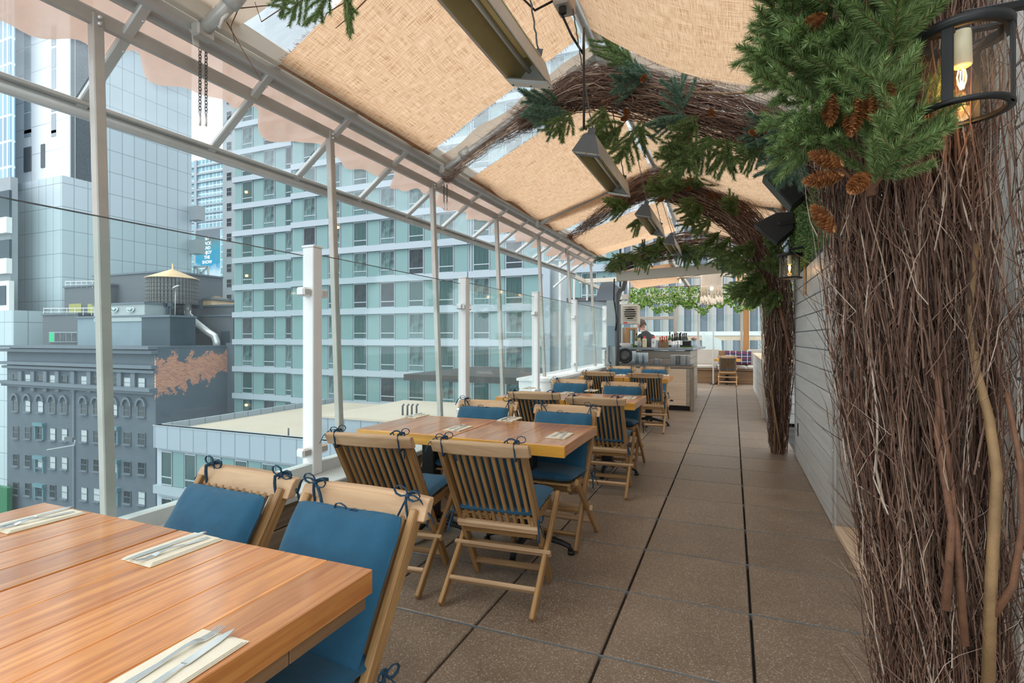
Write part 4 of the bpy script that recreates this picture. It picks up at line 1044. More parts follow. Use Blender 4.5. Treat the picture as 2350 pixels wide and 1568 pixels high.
# dark dense core of thicker sticks
twigs([(p-Vector((-.03,.0,0)),r*.7) for p,r in P0],420,42,.0036,.2,.3,0,1,.3).build('inner_sticks',M['twig'],ar0,kind='stuff')
twigs([(p+Vector((.22,.03,0)),.12) for p,r in P0],230,43,.0020,.5,.35,0,.8,1.0).build('loose_twigs',M['twig'],ar0,kind='stuff')
branch(ar0,[NP(2268,1568,1.62),NP(2275,1330,1.62),NP(2288,1090,1.62),NP(2270,960,1.64),NP(2240,850,1.66),NP(2225,700,1.68),NP(2240,560,1.7)],.014,'pale_branch')
branch(ar0,[NP(2275,1420,1.62),NP(2325,1345,1.6),NP(2348,1200,1.58),NP(2340,1050,1.6),NP(2310,900,1.64)],.009,'brown_branch')
branch(ar0,[NP(2215,1480,1.6),NP(2195,1230,1.6),NP(2175,1050,1.62),NP(2150,880,1.64),NP(2155,700,1.7)],.009)
branch(ar0,[NP(2170,1400,1.58),NP(2185,1200,1.6),NP(2150,1000,1.62),NP(2160,820,1.66)],.010)
branch(ar0,[NP(1990,430,1.62),NP(1965,370,1.6),NP(1950,330,1.58),NP(1935,290,1.58)],.008); branch(ar0,[NP(1985,440,1.62),NP(1930,385,1.6),NP(1900,360,1.58)],.006)
branch(ar0,[NP(2000,450,1.6),NP(1990,300,1.6),NP(2020,150,1.6),NP(2000,0,1.6)],.012)
tag(MB().tube([NP(2296,1620,1.9),NP(2298,1450,1.92),NP(2318,1300,1.94),NP(2310,1150,1.95),NP(2260,900,1.98),NP(2230,700,1.98)],.009,8).build('garden_hose',M['greenhose']),'green hose running down behind the near twig pillar','hose')
random.seed(99)
big=[]
for (x,y,dx,dy,sc) in [(2010,430,.35,-1,1.15),(2000,440,.6,-1,1.05),(2030,400,1.2,-1,.95),(1995,420,-.1,-1,1.05),(1960,330,-.25,-1,1.3),(1950,340,-.9,-1,1.15),(1960,350,-1,-.5,1.0),(1955,300,.1,-1,1.35),
    (1960,200,-.9,-.5,1.3),(1960,180,-1,-.1,1.3),(1950,130,-1,.2,1.2),(1960,110,-1,-.3,1.35),(1940,60,-1,.1,1.3),(1930,20,-1,-.2,1.3),(1960,0,-1,.15,1.3),(1990,60,-.2,-1,1.3),(2010,200,.1,-1,1.35),(2010,190,.2,-1,1.1),(2030,150,.2,-1,1.3),
    (2040,330,.9,-.8,.85),(2030,40,.3,-1,1.3),(1900,250,-.8,-.4,1.1),(1930,260,-.9,.2,1.05),(1930,280,-.8,.5,1.0),(2000,120,-.6,-1,1.3),(1970,250,-.3,-1,1.2),(1915,330,-1,.3,.8),(1890,300,-1,-.1,.8),(2040,60,.1,-1,1.0),(1990,330,.05,-1,1.2),(1900,-20,-1,.35,1.3),(1880,60,-1,.6,1.0),(2030,120,.2,-1,.9),(1945,230,-.6,-.9,1.3),(1970,60,.3,-.9,1.3),(1990,330,.15,-1,1.1)]:
    Yb=1.56+U(-.06,.08); p=NP(x,y,Yb); q=NP(x+dx*100,y+dy*100,Yb-.05+U(-.05,.05)); spray(ar0,p,q-p,sc*.70)
for x,y,dx,dy,sc in [(1902,408,-1,.15,1.0),(1905,370,-1,-.4,.95),(1976,415,-.1,.1,1.0),(1895,510,-.5,-.6,.95),(2020,200,.4,.9,1.1),(1905,245,0,1,.9),(1962,255,-.2,1,1.05),(1870,50,-.6,.4,.9),(1998,240,0,1,.8)]:
    p=NP(x,y,1.45); q=NP(x+dx*60,y+dy*60,1.44); d=(q-p).normalized(); cone(ar0,p-d*.03,d,.82*sc)
# overhead part of the near arch, hanging into the top of the picture
PO=[(Vector((.30,1.95,2.95)),.22),(Vector((-.3,2.0,3.25)),.22),(Vector((-1.0,2.0,3.5)),.2),(Vector((-1.5,2.0,3.40)),.1),(Vector((-1.9,2.0,3.3)),.05)]
twigs(PO,200,44,.0026,.5,.4,0,1,.8).build('thin_twigs',M['twig'],ar0,kind='stuff')
for x,y,dx,dy in [(760,-40,-.5,1),(720,-30,-.9,.8),(790,-30,.2,1),(700,-40,-1,.6)]:
    p=PY(x,y,1.92); q=PY(x+dx*50,y+dy*50,1.9); spray(ar0,p,q-p,.75)
for a,b,c in [((800,0),(750,30),(741,52)),((860,-20),(800,40),(770,65)),((690,-10),(600,50),(585,5)),((560,-10),(530,60),(540,100)),((520,50),(560,120),(600,185)),((540,20),(640,10),(690,-5))]:
    branch(ar0,[PY(a[0],a[1],2.0),PY(b[0],b[1],2.0),PY(c[0],c[1],2.0)],.003)
# ================================================================ LANTERNS
def lantern(c,r,h,label,yawd=0,arm=(.15,.1,.05),sw=1.0):
    c=Vector(c); t=empty('wall_lantern',c,label=label,cat='lantern')
    def ring(z,ro,ri,hh,name):
        g=MB(); g.lathe([(ri,z),(ro,z),(ro,z+hh),(ri,z+hh),(ri,z)],36); return g.build(name,M['black'],t,True)
    ring(0,r,r*.84,h*.055,'bottom_ring'); ring(h,r,r*.80,h*.12,'top_ring'); 
    for k in range(4):
        a=math.pi/4+k*math.pi/2+yawd; p=Vector((math.cos(a),math.sin(a),0))*r*.95
        MB().bar(p,p+Vector((0,0,h)),.022*sw,.006,Vector((p.x,p.y,0)).normalized()).build('side_bar',M['black'],t,True)
    MB().lathe([(r*.82,-.0),(r*.82,h)],40).build('glass_cylinder',M['lampglass'],t,True)
    MB().lathe([(0,h+h*.12),(.018,h+h*.12),(.02,h*.66),(.017,h*.64),(0,h*.64)],16).build('socket',M['cream'],t,True)
    MB().lathe([(0,h*.22),(.006,h*.25),(.022,h*.38),(.026,h*.47),(.021,h*.57),(.015,h*.64)],18).build('bulb',M['bulbglass'],t,True)
    g=MB(); 
    for a in range(4):
        an=a*math.pi/2; g.tube([(.006*math.cos(an),.006*math.sin(an),h*.60),(.009*math.cos(an),.009*math.sin(an),h*.50),(.003*math.cos(an),.003*math.sin(an),h*.34)],.0012,5)
    g.build('filament',M['filament'],t,True)
    g=MB(); g.bar((-r,0,h*1.12),(r,0,h*1.12),.02,.008); g.bar((0,0,h*1.12),(0,0,h*1.35),.02,.02,(0,1,0)); g.bar((0,0,h*1.33),Vector(arm)+Vector((0,0,h*1.33)),.02,.02); g.build('bracket',M['black'],t,True)
    L=bpy.data.lights.new('bulb_light','POINT'); L.energy=.35; L.color=(1,.62,.3); L.shadow_soft_size=.02
    lo=bpy.data.objects.new('bulb_light',L); COL.objects.link(lo); lo.parent=t; lo.location=(0,0,h*.3)
    return t
M['bulbglass']=glass('bulb_glass',(1,.80,.50,1),0,1.2)
c=PY(2207,262,1.55); lantern(c-Vector((0,0,0)),.094,.172,'large black ring lantern with lit filament bulb at upper right',.2,(.34,.12,.06))
c=PX(1812,640,.50); lantern(c,.11,.21,'small lit lantern on the far end of the board wall under the hedge',0,(.15,.0,.02),.6)
# orange ribbon at the hedge corner
c=PX(1846,600,.645)
g=MB()
for dx in (-.02,.03):
    g.bar(c+Vector((0,dx*.4,.03)),c+Vector((-.004,dx,-.33)),.004,.03,(0,1,0),0,.004,.03)
tag(g.build('ribbon',M['orange']),'pair of orange braided ribbon tails hanging on the board wall under hedge','ribbon')
# ================================================================ SPEAKERS
def speaker(poly,Y0,Y1_,label,bra):
    """wedge cabinet; poly = outline in the photo read on plane Y0"""
    pts=[PY(x,y,Y0) for x,y in poly]; t=empty('speaker',tuple(sum(pts,Vector())/len(pts)),label=label,cat='speaker')
    g=MB(); n=len(pts); b=[p+Vector((.02,Y1_-Y0,.0)) for p in pts]
    g.add(pts+b,[tuple(range(n-1,-1,-1)),tuple(range(n,2*n))]+[(i,(i+1)%n,n+(i+1)%n,n+i) for i in range(n)])
    bev(g.build('cabinet',M['blackbox'],t),.006)
    # grille on the side facing down-left
    a,b2=pts[bra[0]],pts[bra[1]]; o=Vector((0,0.01,0)); dn=(b2-a).cross(Vector((0,1,0))).normalized()
    if dn.z>0: dn=-dn
    g=MB(); g.quad(a+o+dn*.004,b2+o+dn*.004,b2+Vector((0,Y1_-Y0-.01,0))+dn*.004,a+Vector((0,Y1_-Y0-.01,0))+dn*.004); g.build('grille',M['grille'],t)
    g=MB(); c=sum(pts,Vector())/n; g.lathe([(0,0),(.02,0),(.018,.012),(0,.014)],12,c-Vector((0,.0,0)),axis=(0,-1,0)); g.bar(c-Vector((0,.012,0)),Vector((WX+.02,c.y-.012,c.z+.02)),.05,.012,(0,1,0)); g.build('bracket',M['black'],t)
    return t
M['grille']=plain('speaker_grille',(88,94,94),.4,.3,.05,60)
speaker([(1753,400),(1812,372),(1868,370),(1872,425),(1818,473)],5.35,5.62,'larger black wedge speaker under the ribbon of pine on the right',(4,0))
speaker([(1733,512),(1782,488),(1822,486),(1822,525),(1785,556)],6.35,6.6,'smaller lower black wedge speaker above the far wall lantern',(4,0))
# ================================================================ PAINTED BEAM + BACK STRUCTURE
bm=empty('trim_1',(-.6,9.9,2.5),kind=STR)
a=PY(1412,640,9.9); b=PY(1702,606,9.9)
MB().bar((-2.0,9.9,2.50),(.55,9.9,2.60),.12,.17,(0,0,1),.03).build('beam',M['beam'],bm)
MB().box(.45,.62,9.85,9.98,0,2.6,.05).build('beam_post',M['beam'],bm)
# far pergola over the bar
pg=empty('trim_2',(-1,14,2.7),kind=STR)
for y,z,m in ((12.4,2.72,'beam'),(15.9,2.55,'beam'),(17.3,2.50,'beam')):
    MB().bar((-3.4,y,z),(1.9,y,z+.04),.09,.10,(0,0,1),.05).build('rafter',M[m],pg)
for x in (-3.3,-1.05,1.5): MB().bar((x,10,2.78),(x,17.4,2.62),.07,.09,(0,0,1),.05).build('purlin',M['beam'],pg)
for x0,x1,lab in ((-1.95,-1.05,'burlap panel hanging beyond the painted beam over the bar'),(.05,.95,'burlap panel hanging beyond the painted beam at right')):
    g=MB(); n=20; vs=[];uv=[]
    for i in range(n+1):
        for j in range(n+1):
            u=i/n;v=j/n; vs.append(Vector((x0+(x1-x0)*u,10.3+2.6*v,2.66-.22*math.sin(math.pi*v)+.1*u))); uv.append((v*2.6,u*(x1-x0)))
    fs=[(i*(n+1)+j,i*(n+1)+j+1,(i+1)*(n+1)+j+1,(i+1)*(n+1)+j) for i in range(n) for j in range(n)]
    g.add(vs,fs,[[uv[k] for k in f] for f in fs],True); tag(g.build('burlap_canopy',M['burlap']),lab,'canopy','burlap panels over the bar')
# posts at the back
bk=empty('wall_back',(-.5,17.6,0),kind=STR)
def bx(x0,x1,ytop,ybot,Y,m,name,par=bk,dep=.08):
    a=PY(x0,ytop,Y); b=PY(x1,ybot,Y); return MB().box(a.x,b.x,Y,Y+dep,b.z,a.z,.05).build(name,M[m],par)
bx(1706,1719,640,840,17.5,'post_wood','wood_post',dep=.15)
bx(1699,1705,640,840,17.5,'graywood2','trim_post',dep=.12)
bx(1546,1553,676,790,15.2,'graywood2','window_mullion')
bx(1427,1553,676,684,15.2,'graywood2','window_head')
bx(1427,1546,728,733,15.2,'graywood2','window_rail')
bx(1600,1604,640,800,17.6,'alu_dull','thin_post'); bx(1755,1760,640,840,17.6,'alu_dull','thin_post')
bx(1427,1546,684,790,15.26,'glass','window_pane',dep=.008)
bx(1555,1698,724,815,17.9,'glass','glass_panel',dep=.01); bx(1720,1790,724,815,17.9,'glass','glass_panel',dep=.01)
MB().bar((-.53,16.7,0),(-.53,16.7,2.7),.045,.045,(0,1,0),.3).build('thin_pole',M['alu'],bk); MB().lathe([(0,0),(.12,0),(.12,.012),(0,.014)],20,(-.53,16.7,0)).build('pole_base',M['black'],bk)
# awning and white screen outside
aw=empty('terrace_awning',(0,22,0),label='long pale awning edge outside behind the back bench',cat='awning')
a=PY(1560,766,22); b=PY(1800,766,22)
MB().box(a.x-2,b.x+3,22,22.8,1.46,1.62).build('awning_top',M['white'],aw); [MB().box(x-.03,x+.03,22.5,22.56,-.06,1.5).build('awning_post',M['white'],aw) for x in (-6,-1.2,3.6,6)]; MB().box(a.x-2,b.x+3,22.02,22.1,1.28,1.46).build('fringe',M['ply'],aw)
g=MB(); pts=[PY(1611,762,19),PY(1655,780,19),PY(1662,845,19),PY(1611,845,19)]; pts[2].z=pts[3].z=-.06; b=[p+Vector((0,.05,0)) for p in pts]
g.add(pts+b,[(3,2,1,0),(4,5,6,7)]+[(i,(i+1)%4,4+(i+1)%4,4+i) for i in range(4)]); tag(g.build('white_screen',M['white']),'slanted white privacy screen behind the left end of the back bench','screen')
# back bench
bn=empty('banquette_bench',(0,17.2,0),label='built-in bench with taupe seat cushions along the back wall',cat='bench')
MB().box(-1.15,1.9,17.02,17.55,0,.40,.02).build('base',M['bench_wood'],bn)
MB().box(-1.18,1.9,16.98,17.6,.40,.43,.1).build('seat_board',M['bench_wood'],bn)
for x0,x1 in ((-1.1,-.42),(-.4,.36),(.38,1.1),(1.12,1.88)):
    g=MB().box(x0,x1,16.99,17.45,.435,.55,.3); bev(g.build('seat_cushion',M['taupe_vinyl'],bn),.02,3)
for x0,x1 in ((-1.12,-.40),(.40,1.12),(1.14,1.88)):
    g=MB().box(x0,x1,17.45,17.56,.55,1.02,.1); bev(g.build('back_cushion',M['taupe_vinyl'],bn),.02,3)
MB().box(-.40,.40,17.45,17.56,.55,.98,.1).build('back_board',M['bench_wood'],bn)
g,p=pillow(.42,.42,.13,(.30,17.33,.77),(1,0,.05),(0,.12,1),(0,-1,.12),4); tag(g.build('plaid_pillow',M['plaid']),'navy and red plaid pillow leaning on the back bench right of the chair','pillow','plaid pillows on the bench')
g,p=pillow(.40,.40,.12,(-.02,17.36,.78),(1,0,-.03),(0,.12,1),(0,-1,.12),6); tag(g.build('plaid_pillow',M['plaid']),'plaid pillow mostly hidden behind the lone chair and small table','pillow','plaid pillows on the bench')
# ivy band and string lights
iv=MB(); rnd=random.Random(5)
for i in range(5200):
    x=rnd.uniform(-2.4,1.5); dz=rnd.random()**.8*.55; z=2.60-dz-(.08*math.sin(x*7)+.05*math.sin(x*17))*(dz>.4); y=13.3+rnd.uniform(-.15,.15)
    if rnd.random()<.35 and dz>.1 and dz<.42: continue
    p=Vector((x,y,z)); L=rnd.uniform(.018,.034); a=Vector((rnd.uniform(-1,1),rnd.uniform(-.7,.7),rnd.uniform(-1,.4))).normalized(); b=a.cross(Vector((rnd.uniform(-.3,.3),1,rnd.uniform(-.3,.3)))).normalized()
    iv.add([p,p+a*L*.7+b*L,p+a*L*1.1+b*L*.35,p+a*L*2,p+a*L*1.1-b*L*.35,p+a*L*.7-b*L],[(0,1,2,3,4,5)])
t=empty('ivy_garland',(-.5,13.3,2.3),label='bright green ivy garland hanging across the back over the bar',cat='garland')
iv.build('leaves',M['ivy'],t,kind='stuff'); g=MB(); g.tube([(x/4-2.4,13.3,2.60+.01*math.sin(x)) for x in range(17)],.012,6); 
for k in range(30):
    x=rnd.uniform(-2.3,1.4); g.tube([(x,13.3,2.6),(x+.05,13.3,2.35),(x-.03,13.3,2.1)],.004,4)
g.build('vine_stem',M['brown_branch'],t)
sl=empty('string_lights',(-.8,11,2.6),label='string lights with warm bulbs strung above the ivy',cat='lights')
g=MB(); pts=[PY(1520,620,11.5),PY(1575,632,11.5),PY(1562,648,11.5)]; w_=[PY(1500,640,12),PY(1561,640,12),PY(1625,628,12),PY(1700,640,12),PY(1740,650,12)]
g.tube(w_,.006,6); g.tube([PY(1625,600,11.5),PY(1575,630,11.5),PY(1561,640,12)],.005,6); g.build('wire',M['black'],sl)
for x,y in ((1561,645),(1692,650),(1571,628),(1735,660)):
    p=PY(x,y,12); MB().lathe([(0,-.05),(.022,-.03),(.024,0),(.012,.03),(0,.04)],12,p).build('bulb',M['glow'],sl)
# macrame pendant
c=PY(1633,628,12.0); z1=c.z; z0=PY(1633,700,12).z
mc=empty('macrame_pendant',(c.x,12,z1),label='cream macrame pendant lamp with tasselled fringe near the bar',cat='lamp')
rr=.215
MB().tube([(c.x+rr*math.cos(a*math.pi/16),12+rr*math.sin(a*math.pi/16),z1) for a in range(33)],.008,6,False).build('hoop',M['macrame'],mc)
g=MB(); hh=z1-z0
for k in range(60):
    a=2*math.pi*k/60
    for lay in range(2):
        zz=[z1]; pts=[]
        for j in range(8):
            u=j/7*.45; aa=a+(.10*(1 if (j%2==0)^(lay==0) else -1)); pts.append((c.x+rr*math.cos(aa),12+rr*math.sin(aa),z1-u*hh))
        g.tube(pts,.0075,4,False)
g.build('knotted_band',M['macrame'],mc,kind='stuff')
g=MB(); rnd=random.Random(8)
for k in range(70):
    a=2*math.pi*k/70; L=rnd.uniform(.85,1.0); x=c.x+rr*math.cos(a); y=12+rr*math.sin(a)
    g.tube([(x,y,z1-.42*hh),(x+rnd.uniform(-.01,.01),y,z1-.8*hh),(x,y,z1-(L-.16)*hh),(x,y,z1-(L-.14)*hh),(x,y,z1-L*hh)],[.005,.005,.006,.014,.020],5,False)
g.build('fringe',M['macrame'],mc,kind='stuff')
MB().lathe([(0,-.06),(.03,-.04),(.035,0),(.014,.05),(0,.06)],12,(c.x,12,z1-.30)).build('bulb',M['glow'],mc); MB().tube([(c.x,12,z1-.25),(c.x,12,2.9)],.006,6).build('cord',M['black'],mc)
MB().tube([(c.x-.03,12,z1),(c.x-.04,12,z1+.22)],.028,8).build('hanging_wrap',M['rope'],mc)
# ================================================================ BAR
cab=empty('service_cabinet',(-1.4,10.55,0),label='beige service cabinet with dark top in front of the bar',cat='cabinet')
MB().box(-2.1,-.68,10.34,10.80,.09,.80,.01).build('carcass',M['graywood2'],cab)
MB().box(-2.04,-.80,10.325,10.342,.10,.78,.2).build('front_panel',M['beigepanel'] if 'beigepanel' in M else M['ply'],cab)
MB().box(-2.12,-.655,10.31,10.85,.80,.835,.1).build('top_frame',M['oldboard'],cab); MB().box(-2.1,-.70,10.34,10.83,.835,.855,.1).build('dark_top',M['darktop'] if 'darktop' in M else M['darkgrey'],cab)
MB().box(-.735,-.665,10.32,10.39,0,.80,.1).build('corner_post',M['oldboard'],cab); MB().box(-2.1,-.74,10.40,10.7,0.0,.09).build('plinth',M['black'],cab)
g=MB(); g.add([(-1.06+.035*math.cos(a*math.pi/8),10.322,.175+.028*math.sin(a*math.pi/8)) for a in range(9)],[tuple(range(8,-1,-1))]); g.build('vent_hole',M['black'],cab)
bar=empty('bar_counter',(-1.4,11.6,0),label='board clad bar with a grey painted worktop at the back',cat='bar')
for k in range(7):
    z=.02+k*.155
    MB().box(-2.5,-.80,11.08,11.10,z,z+.148,.06).build('board',M['graywood2'],bar)
    MB().box(-.80,-.78,11.08,13.3,z,z+.148,.06).build('board',M['graywood2'],bar)
MB().box(-2.5,-.81,11.10,11.2,0,1.1).build('core',M['conc'],bar); MB().box(-.90,-.80,11.10,13.3,0,1.1).build('core',M['conc'],bar)
g=MB(); poly=[(-2.55,10.98),(-.72,10.98),(-.60,13.4),(-1.36,13.4),(-1.36,11.55),(-2.55,11.55)]
g.prism(poly,1.115,1.16,'Z'); bev(g.build('worktop',M['bar_top'],bar),.01)
BZ=1.16
def lab(o,l,c,gp=None): return tag(o,l,c,gp)
def bottle(x,y,z,h,r,m,label,cap='red',gp=None):
    t=empty('bottle',(x,y,z),label=label,cat='bottle',group=gp)
    MB().lathe([(0,0),(r,0),(r,h*.56),(r*.85,h*.64),(r*.36,h*.74),(r*.33,h*.96),(r*.4,h*.965),(r*.4,h),(0,h)],14).build('glass_body',M[m],t,True)
    MB().lathe([(r*1.02,h*.15),(r*1.02,h*.45)],14).build('label',M['label'],t,True); MB().lathe([(r*.42,h*.9),(r*.42,h*1.003),(0,h*1.005)],10).build('cap',M[cap],t,True)
    return t
def bxy(px,Y): return PY(px,800,Y).x
bl=[(1537,'greenbottle',.33),(1543,'bottleglass',.28),(1549,'bottleglass',.30),(1554,'bottleglass',.31),(1559,'bottleglass',.30),(1562,'bottleglass',.32),(1567,'bottleglass',.30),(1571,'bottleglass',.31),(1575,'bottleglass',.31),(1530,'amber',.24),(1525,'amber',.22),(1520,'amber',.24),(1515,'amber',.22),(1461,'greenbottle',.30),(1468,'greenbottle',.26)]
pos_=['tall green wine bottle at the left end of the dark bottle row','dark wine bottle second in the row on the bar','dark wine bottle third in the row on the bar','dark wine bottle fourth in the row on the bar','dark wine bottle fifth in the row on the bar','tallest dark wine bottle in the middle of the row','dark wine bottle seventh in the row on the bar','dark wine bottle eighth in the row on the bar','dark wine bottle at the right end of the row','amber spirit bottle nearest the green wine bottle','amber spirit bottle second left of the wine bottles','amber spirit bottle third left of the wine bottles','amber spirit bottle right beside the bartender','green bottle behind the straws, left of the bartender','shorter green bottle just left of the bartender']
for (px,m,h),lb in zip(bl,pos_):
    Y=(11.75+(px-1537)*.012+.06*(px%2)) if px>1532 else 11.44-.05*(px%2); bottle(max(min(bxy(px,Y),-.72),-2.4),Y,BZ if px>1515 and Y>0 else BZ,h,.037,m,lb,'red' if m=='amber' else 'black','bottles on the bar')
# ledge behind the counter carrying the bottle row

for px,m,lb in ((1479,'cream','square cream juice bottle with pink cap on the bar'),(1500,'whitep','square white juice bottle with pink cap on the bar')):
    x=bxy(px,11.15); t=empty('juice_bottle',(x,11.15,BZ),label=lb,cat='bottle'); bev(MB().box(-.042,.042,-.04,.04,0,.19,.2).build('body',M[m],t,True),.006); MB().lathe([(.03,.19),(.028,.21),(.022,.215),(.022,.235),(0,.236)],12).build('cap',M['red'],t,True)
    if m=='whitep': MB().lathe([(0,0),(.018,0),(.018,.002),(0,.002)],14,(0,-.041,.11),axis=(0,-1,0)).build('emblem',M['elec'],t,True)
x=bxy(1522,11.2); t=empty('wooden_crate',(x,11.2,BZ),label='dark wooden box on the bar right of the juice bottles',cat='box')
MB().box(-.10,.10,-.07,.07,0,.10,.03).build('body',M['bench_wood'],t,True); MB().box(-.102,.102,-.072,.072,.10,.112,.03).build('rim',M['oldboard'],t,True)
x=bxy(1467,11.15); t=empty('straw_cup',(x,11.15,BZ),label='glass of orange drinking straws on the bar',cat='straws'); MB().lathe([(0,0),(.04,0),(.045,.14),(.043,.14),(.038,.004),(0,.004)],14).build('glass',M['tumbler'],t,True)
g=MB(); 
for k in range(26): a=U(0,6.3); r=.03*R(); g.tube([(r*math.cos(a),r*math.sin(a),.005),(1.3*r*math.cos(a),1.3*r*math.sin(a),.20)],.004,5)
g.build('straws',M['peel2'] if 'peel2' in M else M['ply'],t,True,kind='stuff')
for i,px in enumerate((1544,1549,1556)):
    t=empty('cocktail_shaker',(bxy(px,11.15),11.15+.05*i,BZ),label=['steel shaker tin at left of three on the bar edge','steel shaker tin in the middle of three on the bar edge','tallest steel shaker tin at right of three'][i],cat='shaker',group='shaker tins'); MB().lathe([(0,0),(.028,0),(.038,.13+.01*i),(.036,.13+.01*i),(.027,.003),(0,.003)],16).build('cup',M['steel'],t,True)
x=bxy(1594,12.6)
t=empty('flower_vase',(min(x,-.8),12.6,BZ),label='small clear vase with pink flowers at the right bar end',cat='vase'); MB().lathe([(0,0),(.05,0),(.06,.06),(.05,.12),(.06,.15),(.057,.15),(.047,.12),(.056,.06),(.047,.004),(0,.004)],16).build('vase',M['tumbler'],t,True)
M['pink']=plain('pink_petals',(226,172,176),.7,0,.2,30)
g=MB(); 
for k in range(12):
    a=U(0,6.3); r=U(0,.06); g.lathe([(0,-.02),(.022,-.01),(.028,.008),(.015,.02),(0,.016)],8,(r*math.cos(a),r*math.sin(a),.19+U(-.02,.03)))
g.build('blossoms',M['pink'],t,True); g=MB()
for k in range(8): a=U(0,6.3); g.bar((0,0,.12),(.10*math.cos(a),.10*math.sin(a),.19),.02,.002)
g.build('leaves',M['lime'],t,True)
for i,px in enumerate((1433,1441)):
    t=empty('glass_bowl',(bxy(px,11.3+.15*i),11.3+.15*i,BZ),label=['clear glass bowl of citrus at the left end of the bar','second clear glass bowl beside the garnish on the bar'][i],cat='bowl'); MB().lathe([(0,0),(.05,0),(.10,.05),(.11,.09),(.107,.09),(.095,.05),(.048,.005),(0,.005)],18).build('bowl',M['tumbler'],t,True)
    g=MB(); 
    for k in range(6): a=U(0,6.3); r=.04*R(); g.lathe([(0,-.025),(.02,-.018),(.028,0),(.02,.018),(0,.025)],10,(r*math.cos(a),r*math.sin(a),.035+U(0,.03)))
    g.build('citrus',M['peel'],t,True)
g=MB(); x=bxy(1453,11.2)
for k in range(60): a=U(0,6.3); r=.06*R(); p=Vector((x+r*math.cos(a),11.2+r*math.sin(a),BZ+.02+U(0,.05))); d=Vector((U(-1,1),U(-1,1),U(0,1))).normalized()*.03; e=d.cross(Vector((0,0,1))).normalized()*.012; g.quad(p,p+d*.5+e,p+d,p+d*.5-e)
for k in range(20): p=Vector((x+U(-.04,.04),11.2+U(-.04,.04),BZ)); g.tube([p,p+Vector((U(-.02,.02),0,.05))],.002,4)
tag(g.build('herb_bunch',M['lime']),'small bunch of green herbs on the bar between bowl and straws','herbs')
g=MB(); x=bxy(1578,11.6)
for k in range(36): p=Vector((x+U(-.10,.10),11.6+U(-.05,.05),BZ+.012+U(0,.014))); d=Vector((U(-1,1),U(-1,1),U(0,.3))).normalized()*.05; e=d.cross(Vector((0,0,1))).normalized()*.014; g.quad(p,p+d*.5+e,p+d,p+d*.5-e)
g.lathe([(0,0),(.12,0),(.13,.01),(.12,.012),(0,.008)],16,(x,11.6,BZ))
tag(g.build('herb_plate',M['lime']),'flat plate of green leaves near the right bar corner','plate')
t=empty('black_caddy',(-.93,12.2,BZ),label='low black caddy behind the shaker tins on the bar',cat='caddy'); MB().box(-.09,.09,-.10,.10,0,.12,.05).build('body',M['black'],t,True); MB().box(-.095,.095,-.105,.105,.12,.13,.05).build('rim',M['blackbox'],t,True)
# glass stacks and steel containers on the cabinet top
def tumbler(r=.038,h=.09): return MB().lathe([(0,0),(r*.8,0),(r,h),(r*.94,h),(r*.74,.008),(0,.008)],14)
tm_=tumbler(); tmm=tm_.mesh('tumbler'); tmm.materials.append(M['tumbler'])
k=0
for px,n in ((1455,6),(1462,5),(1470,5),(1476,5),(1483,5)):
    for j in range(n):
        o=bpy.data.objects.new('tumbler',tmm); COL.objects.link(o); o.location=(bxy(px,10.5+.06*(k%2)),10.5+.07*(k%2),.855+.032*j); o.rotation_euler.z=j
        tag(o,'clear tumbler in the %s stack, %s'%({1455:'leftmost, tallest',1462:'second from left',1470:'middle',1476:'second from right',1483:'rightmost'}[px],['bottom of the stack','second from its bottom','third up','fourth up','top of the stack' if n==5 else 'fifth up','topmost glass'][j]),'glass','stacked tumblers on the service cabinet')
    k+=1
for i,px in enumerate((1545,1556,1567,1577)):
    t=empty('steel_canister',(bxy(px,10.48+.08*(i%2)),10.48+.08*(i%2),.855),label=['leftmost tall steel canister on the cabinet top','second steel canister from left on the cabinet top','third steel canister from left on the cabinet top','rightmost steel canister on the cabinet top'][i],cat='canister',group='steel canisters'); MB().lathe([(0,0),(.05,0),(.052,.17),(.056,.172),(.056,.178),(.048,.176),(.047,.005),(0,.005)],20).build('body',M['steel'],t,True)
t=empty('ice_bucket',(bxy(1507,10.6),10.6,.855),label='small steel bucket with side handles on the cabinet top',cat='bucket'); MB().lathe([(0,0),(.055,0),(.065,.10),(.07,.102),(.06,.10),(.05,.005),(0,.005)],20).build('body',M['steel'],t,True)
for sg in (-1,1): MB().tube([(sg*.062,0,.08),(sg*.085,0,.085),(sg*.085,0,.06),(sg*.06,0,.055)],.005,6).build('handle',M['steel'],t,True)
t=empty('black_tray',(-1.98,10.62,.855),label='round black tray leaning upright at the left end of the cabinet top',cat='tray'); 
for r0,r1,nm_t,mm in ((.15,.10,'rim','blackbox'),(.10,.0,'face','darkgrey')): MB().lathe([(r0,0),(r0,.02),(r1,.014),(r1,0)],24,(0,0,.15),axis=(0,-1,.1)).build(nm_t,M[mm],t,True)
